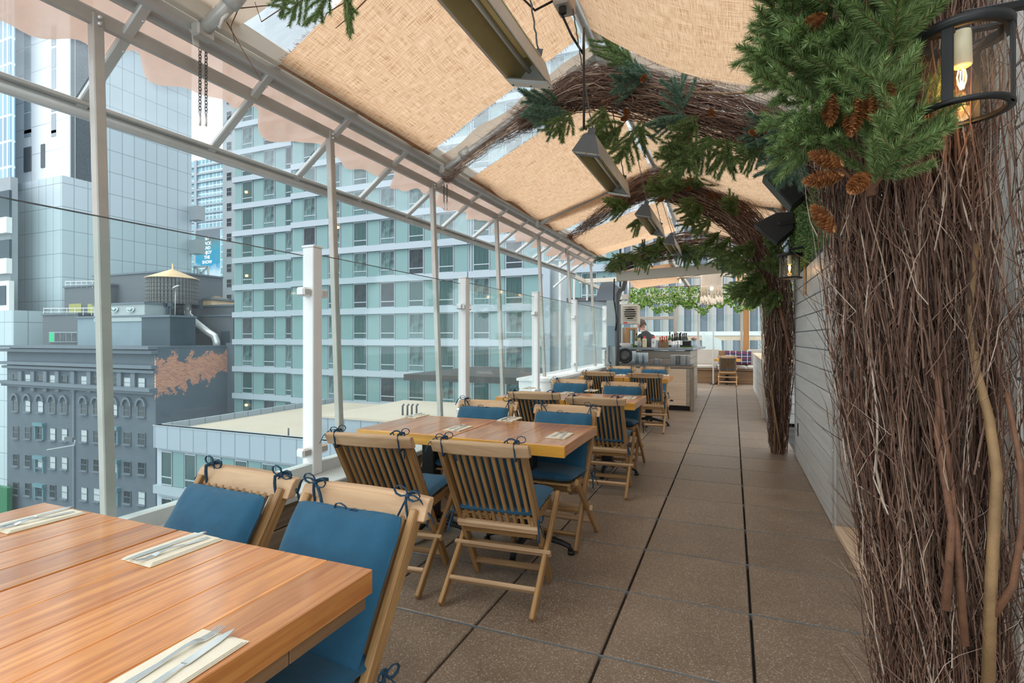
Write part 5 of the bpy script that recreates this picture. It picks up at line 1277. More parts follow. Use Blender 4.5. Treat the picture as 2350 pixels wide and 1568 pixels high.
# heater unit over the bar
a=PY(1424,700,11.4); b=PY(1463,744,11.4)
hu=empty('unit_heater',((a.x+b.x)/2,11.5,b.z),label='beige louvred unit heater mounted above the bar at left',cat='heater')
x0,x1,z0,z1=a.x,b.x,b.z,a.z
g=MB(); g.box(x0,x1,11.42,11.75,z0,z1,.03); bev(g.build('case',M['beam'],hu),.01)
g=MB(); g.lathe([(0,0),(.125,0),(.125,.004),(0,.005)],24,((x0+x1)/2+.02,11.42,(z0+z1)/2+.02),axis=(0,-1,0)); g.build('fan_opening',M['black'],hu)
for k in range(7):
    z=z0+.10+k*(z1-z0-.14)/6; MB().bar((x0+.05,11.405,z),(x1-.02,11.405,z),.03,.008,(0,.5,1)).build('louvre',M['beam'],hu)
MB().box(x0+.06,x0+.14,11.41,11.419,z0+.02,z0+.045).build('badge',M['red'],hu); MB().tube([((x0+x1)/2-.05,11.6,z1),((x0+x1)/2-.05,11.6,2.6)],.02,8).build('hanger',M['alu'],hu)
# POS screen + wood board shelf
t=empty('order_screen',(-2.28,11.5,BZ),label='dark tilted order screen at the far left of the bar',cat='screen'); MB().bar((-2.28,11.45,BZ),(-2.33,11.45,BZ+.28),.30,.03,(1,0,0),.05).build('panel',M['blackbox'],t); MB().box(-2.36,-2.22,11.4,11.55,BZ,BZ+.02).build('stand',M['black'],t)
t=empty('wooden_cubby',(-2.25,13.9,0),label='pale wooden cubby holding books behind the bar',cat='shelf')
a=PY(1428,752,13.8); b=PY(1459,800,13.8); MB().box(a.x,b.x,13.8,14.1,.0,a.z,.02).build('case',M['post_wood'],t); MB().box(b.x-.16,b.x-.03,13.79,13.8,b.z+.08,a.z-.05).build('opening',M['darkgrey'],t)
for k in range(5): MB().box(b.x-.15+k*.022,b.x-.133+k*.022,13.78,13.79,b.z+.09,a.z-.07).build('book',M[['hist_teal','whitep','elec','teal','conc_d'][k]],t)
# pipe, electrical enclosure left of the bar
t=empty('grey_conduit',(-2.0,10.2,0),label='thick grey pipe rising at the left end of the service cabinet',cat='pipe')
p1=PY(1417,830,10.2); x=p1.x; MB().tube([(x,10.2,0),(x,10.2,2.0),(x,10.2,2.18),(x+.04,10.22,2.27),(x+.10,10.25,2.30),(x+.14,10.25,2.45)],.042,12).build('pipe',M['darkgrey'],t); MB().tube([(x-.06,10.2,2.5),(x-.07,10.2,2.1),(x+.0,10.16,1.7),(x-.03,10.16,1.5)],.014,8).build('cable',M['black'],t)
t=empty('electrical_cabinet',(-2.3,10.4,0),label='pale grey electrical enclosure beside the grey pipe',cat='cabinet')
a=PY(1392,690,10.5); b=PY(1413,880,10.5); MB().box(a.x,b.x,10.5,10.8,.76,a.z,.02).build('cabinet_body',M['elec'],t); MB().box(a.x+.02,b.x-.02,10.49,10.5,1.2,1.6,.02).build('door',M['conc_b'],t)
MB().tube([(a.x+.05,10.46,1.2),(a.x+.06,10.44,.9),(a.x+.1,10.44,.85)],.02,8).build('hose',M['conc_d'],t)
# things outside beyond the end of the glass
t=empty('service_shed',(-3.5,13,0),label='grey roof structure with poles beyond the end of the glass railing',cat='shed')
bx2=lambda x0,x1,yt,yb,Y,m,n_: bx(x0,x1,yt,yb,Y,m,n_,t,.1)
bx2(1300,1395,685,900,13.2,'elec','wall_panel'); bx2(1255,1300,620,900,14.2,'elec','wall_panel'); bx2(1246,1262,600,900,14,'hframe','post'); bx2(1282,1287,600,900,13.9,'alu','post'); bx2(1315,1319,640,690,13,'alu','post'); bx2(1345,1349,640,690,13,'alu','post'); bx2(1300,1398,684,690,13.1,'darkgrey','ledge')
bx2(1290,1312,895,920,13,'conc_dd','bin')
MB().bar(PY(1270,660,13),PY(1325,612,13),.05,.05).build('brace',M['alu'],t)
g=MB(); a=PY(1365,690,12.6);b=PY(1385,632,12.6);c_=PY(1420,660,12.6);d=PY(1412,690,12.6); g.add([a,b,c_,d]+[p+Vector((0,.5,0)) for p in (a,b,c_,d)],[(3,2,1,0),(4,5,6,7),(0,1,5,4),(1,2,6,5),(2,3,7,6),(3,0,4,7)]); tag(g.build('covered_bundle',M['conc_d']),'grey cloth covered bundle above the electrical enclosure','bundle')
# ================================================================ BARTENDER
def skinned(name,verts,edges,radii,mat,parent,lv=2,root=0):
    me=bpy.data.meshes.new(name); me.from_pydata([tuple(v) for v in verts],edges,[]); o=bpy.data.objects.new(name,me); COL.objects.link(o); o.parent=parent
    m=o.modifiers.new('skin','SKIN'); sk=me.skin_vertices[0].data
    for i,r in enumerate(radii): sk[i].radius=(r if isinstance(r,tuple) else (r,r)); sk[i].use_root=(i==root)
    m2=o.modifiers.new('sub','SUBSURF'); m2.levels=lv; m2.render_levels=lv; me.materials.append(mat); m.use_smooth_shade=True; return o
BP=PY(1487,760,12.0); BX=BP.x
man=empty('person',(BX,12.0,0),math.radians(62),label='grey-haired bartender in a dark suit and glasses bent over work behind the bar',cat='person')
# local: facing +y, slight stoop; x right
tv=[(0,0,.92),(0,.0,1.08),(0,.02,1.24),(0,.05,1.38),(0,.08,1.46),(0,.11,1.52)]
te=[(0,1),(1,2),(2,3),(3,4),(4,5)]; tr=[(.17,.12),(.165,.12),(.19,.125),(.20,.12),(.13,.09),(.06,.06)]
def ap(v,r,fr):
    tv.append(v);tr.append(r);te.append((fr,len(tv)-1)); return len(tv)-1
for s_ in (-1,1):
    a=ap((s_*.19,.05,1.39),(.075,.075),3); b=ap((s_*.25,.10,1.24),(.062,.062),a); c=ap((s_*.27,.18,1.10),(.055,.055),b); d=ap((s_*.20,.34,1.13),(.045,.045),c); ap((s_*.15,.42,1.16),(.036,.036),d)
skinned('jacket',tv,te,tr,M['suit'],man)
lv_=[(0,0,.95)];le=[];lr_=[(.16,.12)]
for s_ in (-1,1):
    i0=len(lv_); lv_+=[(s_*.095,0,.86),(s_*.10,.01,.50),(s_*.105,-.01,.10),(s_*.105,.0,.06)]; lr_+=[(.10,.10),(.07,.07),(.05,.05),(.05,.05)]; le+=[(0,i0),(i0,i0+1),(i0+1,i0+2),(i0+2,i0+3)]
skinned('trousers',lv_,le,lr_,M['darkgrey'],man)
for s_ in (-1,1):
    skinned('shoe',[(s_*.105,-.05,.04),(s_*.105,.05,.045),(s_*.105,.17,.035)],[(0,1),(1,2)],[(.04,.035),(.045,.04),(.04,.03)],M['black'],man)
    # hand with fingers
    hx,hy,hz=s_*.14,.45,1.17; hv=[(hx,hy-.03,hz),(hx,hy+.02,hz),(hx,hy+.05,hz)]; he=[(0,1),(1,2)]; hr=[(.026,.022),(.036,.018),(.038,.015)]
    for k in range(4):
        fx=hx-.028+.019*k; L=(.06,.07,.075,.062)[k]; i=len(hv); hv+=[(fx,hy+.06,hz),(fx,hy+.06+L*.55,hz-.012),(fx,hy+.06+L,hz-.035)]; hr+=[(.009,.009),(.008,.008),(.007,.007)]; he+=[(2,i),(i,i+1),(i+1,i+2)]
    i=len(hv); hv+=[(hx-s_*.035,hy+.01,hz-.01),(hx-s_*.05,hy+.045,hz-.02)]; hr+=[(.011,.011),(.009,.009)]; he+=[(1,i),(i,i+1)]
    skinned('hand',hv,he,hr,M['skin'],man)
skinned('neck',[(0,.10,1.48),(0,.14,1.56),(0,.15,1.60)],[(0,1),(1,2)],[.058,.055,.055],M['skin'],man)
MB().tube([(.07*math.cos(a*math.pi/8),.115+.07*math.sin(a*math.pi/8),1.515+.01*math.sin(a*math.pi/8)) for a in range(17)],.014,8).build('shirt_collar',M['shirt'],man,True)
# head (tilted forward) as one sculpted sphere
g=MB(); n=24; m_=18; vs=[]
for j in range(m_+1):
    ph=math.pi*j/m_
    for i in range(n):
        th=2*math.pi*i/n; x=math.sin(ph)*math.cos(th); y=math.sin(ph)*math.sin(th); z=math.cos(ph)
        fx=x*.076; fy=y*.098; fz=z*.118
        if z<0: fx*=1-.28*(-z)**1.5; fy*=1-.10*(-z) ; 
        if y>.6: 
            fy+=.022*math.exp(-((x/.16)**2+((z+.08)/.22)**2)); fy+=.010*math.exp(-((x/.3)**2+((z+.75)/.2)**2)); fy-=.008*math.exp(-(((abs(x)-.33)/.15)**2+((z-.08)/.14)**2))
        vs.append((fx,fy,fz))
q=Matrix.Rotation(math.radians(-32),3,'X'); hc=Vector((0,.175,1.66)); vs=[q@Vector(v)+hc for v in vs]
g.add(vs,[(j*n+i,(j+1)*n+i,(j+1)*n+(i+1)%n,j*n+(i+1)%n) for j in range(m_) for i in range(n)],None,True); hdo=g.build('head',M['skin'],man,True)
for s_ in (-1,1):
    g=MB(); g.lathe([(0,-.012),(.018,-.008),(.022,0),(.018,.01),(.010,.004),(0,.002)],12,q@Vector((s_*.078,-.005,-.005))+hc,axis=q@Vector((s_,-.3,0))); g.build('ear',M['skin'],hdo,True)
    g=MB(); c=q@Vector((s_*.032,.096,.012))+hc; g.lathe([(0,-.006),(.010,-.003),(.011,.002),(0,.006)],10,c,axis=q@Vector((0,1,0))); g.build('eye',M['whitep'],hdo,True)
g=MB()
for s_ in (-1,1):
    c=Vector((s_*.034,.112,.010)); g.tube([q@(c+Vector((.026*math.cos(a*math.pi/8),0,.020*math.sin(a*math.pi/8))))+hc for a in range(17)],.0022,5,False); g.tube([q@Vector((s_*.060,.112,.012))+hc,q@Vector((s_*.082,.05,.012))+hc,q@Vector((s_*.082,-.01,.0))+hc],.002,5)
g.tube([q@Vector((-.01,.114,.012))+hc,q@Vector((.01,.114,.012))+hc],.002,5); g.build('glasses',M['black'],hdo,True)
g=MB(); g.tube([q@Vector((x,.100-abs(x)*.3,-.062))+hc for x in (-.024,-.012,0,.012,.024)],[.002,.004,.0045,.004,.002],6); M['lips']=plain('lips',(176,112,100),.5); g.build('mouth',M['lips'],hdo,True)
g=MB(); vs=[];
for j in range(12):
    ph=math.pi*.66*j/11
    for i in range(n):
        th=2*math.pi*i/n; x=math.sin(ph)*math.cos(th); y=math.sin(ph)*math.sin(th); z=math.cos(ph)
        k=1.10+.03*noise.noise(Vector((x*6,y*6,z*6)))
        yy=y*.098*k; zz=z*.118*k
        if y>0 and z<.45: yy*=.80; k*=.9
        vs.append(q@Vector((x*.076*k,yy-.006,zz+.004))+hc)
g.add(vs,[(j*n+i,(j+1)*n+i,(j+1)*n+(i+1)%n,j*n+(i+1)%n) for j in range(11) for i in range(n)],None,True); g.build('hair',M['hair'],hdo,True)
# second person partly hidden behind him: dark hair
# ================================================================ CITY OUTSIDE
MB().box(-400,300,-60,500,-41,-40).build('ground',M['street'],None,kind=STR)
def wbox(name,par,x0,x1,y0,y1,z0,z1,m): return MB().box(x0,x1,y0,y1,z0,z1).build(name,M[m],par)
# unit window meshes
def win_unit(transom=.25):
    f=MB(); tk=.06
    f.box(-.5,.5,-.04,.02,0,.035); f.box(-.5,.5,-.04,.02,.965,1); f.box(-.5,-.46,-.04,.02,0,1); f.box(.46,.5,-.04,.02,0,1); f.box(-.5,.5,-.035,.02,transom-.018,transom+.018)
    p=MB(); p.box(-.47,.47,0,.02,.02,.98)
    return f.mesh('window'),p.mesh('pane')
wf,wp=win_unit(.24); wf.materials.append(M['hframe'])
WPV=[]
for m in ('curtain','curtain','curtain2','curtain','curtain2','darkpane'): 
    c=wp.copy(); c.materials.append(M[m]); WPV.append(c)
hot=empty('hotel_building',(-25,42,-40),label='tall teal and white gridded hotel filling the view beyond the glass',cat='building')
HY=42.0
def HX(px,Y=HY): return PY(px,777,Y).x
pit=3.0; zb0=.98
c2=lambda c:500+.5102*c
sections=[ # Y, left px, right px, windows (px pairs)
 (HY+.9,c2(73),c2(338),[(c2(112),c2(158)),(c2(208),c2(257)),(c2(308),c2(333))]),
 (HY,c2(336),c2(1128),[(c2(387),c2(441)),(c2(499),c2(552)),(c2(612),c2(672)),(c2(733),c2(797)),(c2(860),c2(927)),(c2(995),c2(1062))]),
 (HY,c2(1132),c2(1460),[(c2(1150),c2(1223)),(c2(1295),c2(1372))]),
 (HY,c2(1460),1420,[(1262,1297),(1335,1370)])]
rnd=random.Random(12)
teal_me=MB().box(-.5,.5,-.02,.02,0,1).mesh('spandrel_panel'); teal_me.materials.append(M['teal'])
band_me=MB().box(-.5,.5,-.28,.1,-.5,.5).mesh('floor_band'); band_me.materials.append(M['hframe'])
o0=WL[hot.name]
nwin=0
for si,(Y,pl,pr_,wins) in enumerate(sections):
    xl,xr=HX(pl,Y),HX(pr_,Y)
    MB().box(xl,xr,Y+.05,Y+14,-40,30.0).build('wall',M['hotel_wall'],hot)
    ks=range(-4,9)
    for k in ks:
        zb=zb0+pit*k
        if k>-4:
            inst(band_me,'floor_band',hot,Vector(((xl+xr)/2,Y,zb))-o0,(0,0,0),(xr-xl,1,.58))
        edges=[pl]+[e for w_ in wins for e in w_]+[pr_]
        for i in range(0,len(edges)-1):
            a,b=HX(edges[i],Y),HX(edges[i+1],Y); z0=zb+.30; h=pit-.60
            if i%2==0: inst(teal_me,'spandrel_panel',hot,Vector(((a+b)/2,Y-.0,z0))-o0,(0,0,0),(max(b-a-.22,.1),1,h))
            else:
                o=inst(wf,'window',hot,Vector(((a+b)/2,Y-.03,z0))-o0,(0,0,0),(b-a,1,h)); inst(rnd.choice(WPV),'pane',o,(0,0,0)); nwin+=1
for x,z in ((565,441),(566,633),(565,930),(775,522)):
    MB().lathe([(0,-.15),(.14,-.1),(.16,.1),(0,.15)],8,PY(x,z,HY+.7 if x<600 else HY-.12)+Vector((0,0,0))).build('room_lamp',M['hotlamp'],hot)
# annex roof in front
anx=empty('annex_building',(-30,24,-40),label='low pale panelled annex with cream roof below the hotel',cat='building')
AY=23.9; a=PY(352,975,AY); zT=a.z; xr=PY(1050,1000,AY).x
MB().box(a.x,xr,AY,AY+.3,zT-1.55,zT).build('parapet_front',M['annex'],anx)
MB().box(a.x,a.x+.3,AY+.3,HY-.5,zT-.9,zT).build('parapet_side',M['annex'],anx)
MB().box(a.x+.3,xr,AY+.3,HY-.0,zT-1.0,zT-.42).build('roof_deck',M['roofpale'],anx)
MB().box(a.x,xr,AY+.25,HY-.2,-40,zT-1.0).build('wall',M['hotel_wall'],anx)
zr=[zT-1.75,zT-4.9,zT-8.05]
for r_,z1 in enumerate(zr):
    inst(band_me,'floor_band',anx,Vector(((a.x+xr)/2,AY+.25,z1-2.6))-WL[anx.name],(0,0,0),(xr-a.x,1,.55))
    x=a.x+.55; k=0
    while x<xr-2:
        wd=1.05
        o=inst(wf,'window',anx,Vector((x+wd/2,AY+.2,z1-2.3))-WL[anx.name],(0,0,0),(wd,1,2.3)); inst(WPV[(k+r_)%6] if r_<1 else WPV[5],'pane',o,(0,0,0))
        inst(teal_me,'spandrel_panel',anx,Vector((x+wd+.6,AY+.22,z1-2.3))-WL[anx.name],(0,0,0),(1.05,1,2.3)); x+=2.3; k+=1
MB().box(a.x-.05,xr,AY-.03,AY+.45,zT-.06,zT+.0).build('parapet_cap',M['hframe'],anx)
for x_,y_ in ((662,1005),):
    MB().tube([PY(x_,y_,AY+1)-Vector((0,0,.3)),PY(x_,y_-22,AY+1)],.05,8).build('vent_pipe',M['darkgrey'],anx)
# raised roof box with vents
PBY=26; a=PY(738,958,PBY); b=PY(1100,975,PBY)
rb=empty('roof_box',(a.x+3,PBY,-6),label='raised pale rooftop block right of the white rail post',cat='building')
MB().box(a.x,b.x+2,PBY,PBY+9,-9,a.z).build('wall',M['annex'],rb); MB().box(a.x,b.x+2,PBY-.1,PBY+9,a.z,a.z+.12).build('roof_edge',M['roofpale'],rb)
for px in (924,935,945,956): 
    p=PY(px,952,PBY+2); MB().tube([p-Vector((0,0,.2)),p+Vector((0,0,.55)),p+Vector((.1,0,.65))],.06,8).build('vent_pipe',M['darkgrey'],rb)
# historic grey building
hi=empty('historic_building',(-68,36,-40),label='old grey painted building with arched windows and peeling brick side',cat='building')
GY=36.0
def G(px,py): return PY(px,py,GY)
xL=G(15,800).x; xR=G(355,800).x; zt=G(355,800).z+.2
MB().box(xL,xR-.02,GY+.3,GY+16,-40,zt).build('wall',M['hist'],hi)
MB().box(xL,xR-.02,GY+.05,GY+.3,-40,zt-.5).build('facade',M['hist'],hi)
sw=MB().box(xR-.02,xR+.15,GY,GY+8.3,-40,zt-.3); sw.v=[tuple(Vector(p)-Vector((xR,GY,-7))) for p in sw.v]; so_=sw.build('brick_side_wall',M['brickwall'],hi,True); so_.location=Vector((xR,GY,-7))-WL[hi.name]
wbox('rear_wing',hi,xR-.1,PY(537,800,GY+8.3).x+1,GY+8.3,GY+20,-40,zt+.3,'hist')
for k,(py,hh,dd,m) in enumerate([(797,.30,.9,'hist_trim'),(806,.35,.6,'hist_trim'),(838,.35,.6,'hist_trim'),(848,.3,.4,'hist_trim'),(882+4,.35,.8,'hist_trim'),(893,.3,.45,'hist_trim')]):
    z=PY(200,py,GY).z; MB().box(xL-.3,xR+.3,GY-dd+.05,GY+.1,z-hh/2,z+hh/2).build('cornice',M[m],hi)
colp=[36,64,93,121,148,193,222,262,292,325]
dk,dp=win_unit(.5); dk.materials.append(M['hist_trim'])
dkp=dp.copy(); dkp.materials.append(M['darkpane']); dpp=dp.copy(); dpp.materials.append(M['winpale'])
sill=MB().box(-.65,.65,-.25,.02,-.10,.0).mesh('sill'); sill.materials.append(M['hist_trim'])
def arch_me():
    g=MB(); n=10
    for i in range(n):
        a0=math.pi*i/n;a1=math.pi*(i+1)/n
        pts=[(r*math.cos(a),-d,r*math.sin(a)*1.15) for d in (.25,0) for r,a in ((.58,a0),(.8,a0),(.8,a1),(.58,a1))]
        g.add(pts,[(0,1,2,3),(7,6,5,4),(0,4,5,1),(1,5,6,2),(2,6,7,3),(3,7,4,0)])
    return g.mesh('arch_moulding')
am=arch_me(); am.materials.append(M['hist_trim'])
rows=[(858,882,0),(918,944,1),(978,1006,0),(1042,1070,0),(1106,1136,0),(1170,1200,0)]
for ri,(ya,yb,arched) in enumerate(rows):
    for ci,px in enumerate(colp):
        f=(px-35)/290; dy=f*(6+ (ya-800)*.055)
        z1=G(px,ya+dy).z; z0=G(px,yb+dy).z; x=G(px,900).x; w_=1.15 if px>0 else 1
        o=inst(dk,'window',hi,Vector((x,GY+.0,z0))-WL[hi.name],(0,0,0),(w_,1,z1-z0)); inst(dkp if rnd.random()<.55 else dpp,'pane',o,(0,-.0,0))
        inst(sill,'sill',hi,Vector((x,GY+.05,z0))-WL[hi.name])
        if arched: inst(am,'arch_moulding',hi,Vector((x,GY+.05,z1-.1))-WL[hi.name])
    if ri==0:
        for ci,px in enumerate(colp[:-1]):
            x=(G(px,900).x+G(colp[ci+1],900).x)/2; z=G(px,ya).z; MB().box(x-.35,x+.35,GY-.2,GY+.1,z-2.0,z+.3).build('pilaster',M['hist_trim'],hi)
for px in (93,262):
    for py in (972,1048,1112):
        p=G(px,py+(px-35)/290*14); MB().box(p.x-1.0,p.x+1.0,GY-.35,GY+.05,p.z-.15,p.z+.25).build('window_hood',M['hist_teal'],hi)
        for s_ in (-1,1): MB().box(p.x+s_*.8-.1,p.x+s_*.8+.1,GY-.2,GY+.05,p.z-1.7,p.z).build('window_jamb',M['hist_teal'],hi)
MB().box(G(170,900).x-.15,G(170,900).x+.15,GY-.1,GY+.1,-40,G(170,890).z).build('corner_pier',M['hist_trim'],hi)
for py in (858,925):
    p=PY(505,py,GY+8.2); o=inst(dk,'window',hi,Vector((p.x,GY+8.2,p.z-1.3))-WL[hi.name],(0,0,0),(1.5,1,2.0)); inst(dpp,'pane',o,(0,0,0))
# rooftop blocks behind the cornice
def roofblock(px0,px1,py0,py1,Y,dep,m,label,name='rooftop_block'):
    a=PY(px0,py0,Y); b=PY(px1,py1,Y); t=empty(name,((a.x+b.x)/2,Y,min(b.z,a.z)),label=label,cat='building',group='rooftop blocks')
    MB().box(a.x,b.x,Y,Y+dep,b.z-.3,a.z).build('block',M[m],t); MB().box(a.x-.15,b.x+.15,Y-.15,Y+dep,a.z,a.z+.22).build('coping',M['hist_trim'],t); return t
def railing(t,px0,px1,py,Y,h=.9):
    a=PY(px0,py,Y);b=PY(px1,py,Y); g=MB(); g.bar(a+Vector((0,0,h)),b+Vector((0,0,h)),.08,.08); g.bar(a+Vector((0,0,h*.5)),b+Vector((0,0,h*.5)),.05,.05)
    n=8
    for i in range(n+1): p=a.lerp(b,i/n); g.bar(p,p+Vector((0,0,h)),.06,.06,(0,1,0))
    g.build('railing',M['white'],t,kind='stuff')
t=roofblock(148,252,661,730,44,4,'conc_d','grey upper rooftop block with two yellow lit windows'); railing(t,150,252,661,44)
for a_,b_ in ((159,186),(202,215)):
    p=PY(a_,698,43.95); q_=PY(b_,724,43.95); MB().box(p.x,q_.x,43.9,43.97,q_.z,p.z).build('lit_window',M['screenlight'],t)
t=roofblock(98,180,724,800,40.5,5,'conc_d','grey lower rooftop block with a row of small windows'); railing(t,100,250,724,40.5)
for k in range(5):
    p=PY(114+k*13,764,40.4); q_=PY(124+k*13,784,40.4); f_=MB().box(p.x-.1,q_.x+.1,40.38,40.46,q_.z-.1,p.z+.1).build('window',M['hframe'],t); MB().box(p.x,q_.x,40.34,40.39,q_.z,p.z).build('pane',M['greenlight' if k==0 else 'darkpane'],f_)
roofblock(215,382,636,800,45,8,'conc_d','broad grey stair tower block left of the water tank')
t=roofblock(178,332,731,800,39.5,3,'conc_b','pale blue rendered rooftop wall below the badge panels')
t=roofblock(215,332,702,731,39.4,3,'elec','pale metal rooftop screen carrying two small teal badges')
for px in (261,298):
    p=PY(px,711,39.2); 
    for sc_,m_,dy_ in ((1,'white',0),(.75,'hist_teal',-.03)):
        pol=[(-.62*sc_+p.x,.24*sc_+p.z),(.62*sc_+p.x,.24*sc_+p.z),(.62*sc_+p.x,-.05*sc_+p.z),(.3*sc_+p.x,-.28*sc_+p.z),(-.3*sc_+p.x,-.28*sc_+p.z),(-.62*sc_+p.x,-.05*sc_+p.z)]
        MB().prism(pol[::-1],39.22+dy_,39.26+dy_,'Y').build('badge',M[m_],t)
    MB().box(p.x-.3,p.x+.3,39.14,39.2,p.z+.04,p.z+.12).build('badge_bar',M['white'],t); MB().box(p.x-.05,p.x+.05,39.14,39.2,p.z-.12,p.z+.05).build('badge_bar',M['white'],t)
roofblock(325,390,729,795,39.3,3,'conc_dd','dark blue green rendered rooftop wall')
t=roofblock(388,535,729,800,46.5,8,'conc_d','dark grey rooftop wall behind the silver duct')
roofblock(430,536,706,735,47.5,8,'conc_d','upper dark grey parapet right of the water tank')
p=PY(514,783,46.3); MB().box(p.x-.7,p.x+.7,46.4,46.5,p.z-.9,p.z+1.2).build('dark_window',M['conc_dd'],t)
t=roofblock(440,486,690,708,50,4,'copper','small tan hipped roof house beside the duct'); a=PY(438,690,50);b=PY(488,690,50);mm=(a+b)/2
MB().add([a,b,b+Vector((0,4,0)),a+Vector((0,4,0)),mm+Vector((0,2,.9))],[(0,1,4),(1,2,4),(2,3,4),(3,0,4)]).build('roof',M['oldboard'],t)
# duct
t=empty('silver_duct',tuple(PY(430,700,45)),label='bent silver exhaust duct on the dark rooftop',cat='duct')
MB().tube([PY(431,700,45),PY(431,722,45),PY(446,738,45),PY(478,763,45),PY(492,772,45),PY(497,785,45),PY(497,800,45)],.42,12).build('duct_pipe',M['steel'],t)
MB().lathe([(.45,-.6),(.45,.5),(.7,.5),(.6,.9),(0,1.1)],14,PY(431,700,45)).build('duct_cap',M['alu'],t)
# water tower
c=PY(396,640,43.5); 
wt=empty('water_tower',(c.x,43.5,c.z-5),label='round wooden water tank with tan conical roof on the rooftops',cat='water tower')
rt=PY(430,640,43.5).x-c.x; zt1=PY(396,640,43.5).z; zt0=PY(396,699,43.5).z
sm_=MB().box(-.14,.14,-.06,.06,0,zt1-zt0,.1).mesh('stave'); sm_.materials.append(M['stave'])
for k in range(44):
    a=2*math.pi*k/44; inst(sm_,'stave',wt,Vector((c.x+rt*math.cos(a),43.5+rt*math.sin(a),zt0))-WL[wt.name],(0,0,a+math.pi/2))
MB().lathe([(rt*.97,zt0),(rt*.97,zt1)],32,(c.x,43.5,0)).build('core',M['conc_dd'],wt)
for k in range(7):
    z=zt0+(zt1-zt0)*(k+.5)/7; MB().tube([(c.x+(rt+.1)*math.cos(a*math.pi/16),43.5+(rt+.1)*math.sin(a*math.pi/16),z) for a in range(33)],.035,4,False).build('hoop',M['conc_d'],wt)
MB().lathe([(0,zt1-.05),(rt*1.1,zt1-.05),(rt*1.1,zt1),(.1,zt1+PY(396,618,43.5).z-zt1),(.06,zt1+1.3+PY(396,618,43.5).z-zt1-.6),(0,PY(396,612,43.5).z)],32,(c.x,43.5,0)).build('roof',M['copper'],wt)
for sx_ in (-1,1):
    for sy_ in (-1,1): MB().bar((c.x+sx_*rt*.7,43.5+sy_*rt*.7,zt0-3.5),(c.x+sx_*rt*.7,43.5+sy_*rt*.7,zt0),.3,.3).build('leg',M['conc_dd'],wt)
for d_ in (-1,1): MB().box(c.x-rt,c.x+rt,43.5+d_*rt*.7-.15,43.5+d_*rt*.7+.15,zt0-.4,zt0).build('joist',M['conc_dd'],wt)
p=PY(403,658,40.2); t=empty('satellite_dish',tuple(p),label='white satellite dish on a mast before the water tank',cat='dish'); MB().lathe([(0,.1),(.3,.03),(.52,-.1),(.3,0),(0,.06)],16,p,axis=(-.4,-.4,1)).build('dish',M['white'],t); MB().tube([p,p-Vector((.1,0,3.4))],.05,6).build('mast',M['alu'],t)
# panel-clad tower
pt=empty('panel_tower',(-95,50,-40),label='large windowless metal panelled tower at left',cat='building')
def own(ob,par,o):
    ob.location=Vector(o)-WL[par.name]
def pbox(name,par,x0,x1,y0,y1,z0,z1,m):
    g=MB().box(x0,x1,y0,y1,z0,z1); g.v=[tuple(Vector(p)-Vector((x0,y0,0))) for p in g.v]; ob=g.build(name,M[m],par,True); own(ob,par,(x0,y0,0)); return ob
cx_=-93.4; cy_=47.8; zc=PY(142,402,cy_).z
pbox('lower_block',pt,-107,cx_,cy_,PX(216,500,cx_).y+.1,-40,zc,'panel')
yb_=PX(216,420,cx_).y
pbox('tall_block',pt,cx_-30,cx_-.02,yb_,PX(440,400,cx_).y,-40,95,'panel')
# white setback tower above
pbox('white_block',pt,-118,cx_-.4,cy_+1.2,yb_+9,zc,110,'panel_white')
ww=MB()
for px0,px1,py0,py1 in ((55,71,340,392),(94,102,332,384)):
    a=PY(px0,py0,cy_+1.1);b=PY(px1,py1,cy_+1.1); MB().box(a.x,b.x,cy_+1.05,cy_+1.2,b.z,a.z).build('slot_window',M['conc_d'],pt)
for py in (60,112,160,212,262,300):
    for px0,px1 in ((55,70),(117,127)):
        a=PY(px0,py,cy_+1.1);b=PY(px1,py+42-30*(py==300),cy_+1.1); MB().box(a.x,b.x,cy_+1.12,cy_+1.2,b.z,a.z).build('slot_window',M['hframe'],pt)
yq=PX(172,400,cx_).y
MB().box(cx_-.4,cx_-.25,cy_+1.2,yq,zc,110).build('blue_fins',M['bluefin'] if 'bluefin' in M else M['glasstower'],pt)
for k in range(9):
    y=cy_+1.2+(yq-cy_-1.2)*k/8; MB().box(cx_-.25,cx_-.05,y-.05,y+.05,zc,110).build('fin',M['elec'],pt)
for k in range(14):
    y=yq+(yb_-yq)*k/14; MB().box(cx_-.4,cx_-.1,y,y+.3,zc,110).build('fin',M['hframe'],pt)
# balcony slabs at right edge of the tower
for py in (470,548,628):
    a=PX(425,py,cx_+.5); b=PX(466,py+26,cx_+.5); 
    MB().box(cx_-.2,cx_+2.3,PX(434,500,cx_).y,PX(440,500,cx_).y+1,a.z-2.6,a.z).build('balcony_slab',M['elec'],pt)
# left edge buildings
lb=empty('corner_tower',(-112,48,-40),label='blue reflective glass tower at the top left edge of the photo',cat='building')
a=PY(-80,0,46); b=PY(24,420,46); pbox('glass_block',lb,a.x-20,b.x,46,46.6,b.z,115,'bluetower')
lb=empty('terrace_building',(-112,44,-40),label='pale building with dark open terraces at the left edge',cat='building')
b=PY(24,430,44.5); pbox('block',lb,b.x-22,b.x,44.5,45.4,-40,PY(24,405,44.5).z,'conc')
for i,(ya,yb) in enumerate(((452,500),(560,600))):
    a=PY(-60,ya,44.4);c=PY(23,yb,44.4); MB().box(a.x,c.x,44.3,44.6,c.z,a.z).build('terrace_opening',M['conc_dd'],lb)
for i,(ya,yb) in enumerate(((512,535),(602,628))):
    a=PY(-60,ya,44.4);c=PY(24,yb,44.4); MB().box(a.x,c.x,43.9,44.6,c.z,a.z).build('terrace_parapet',M['white'],lb)
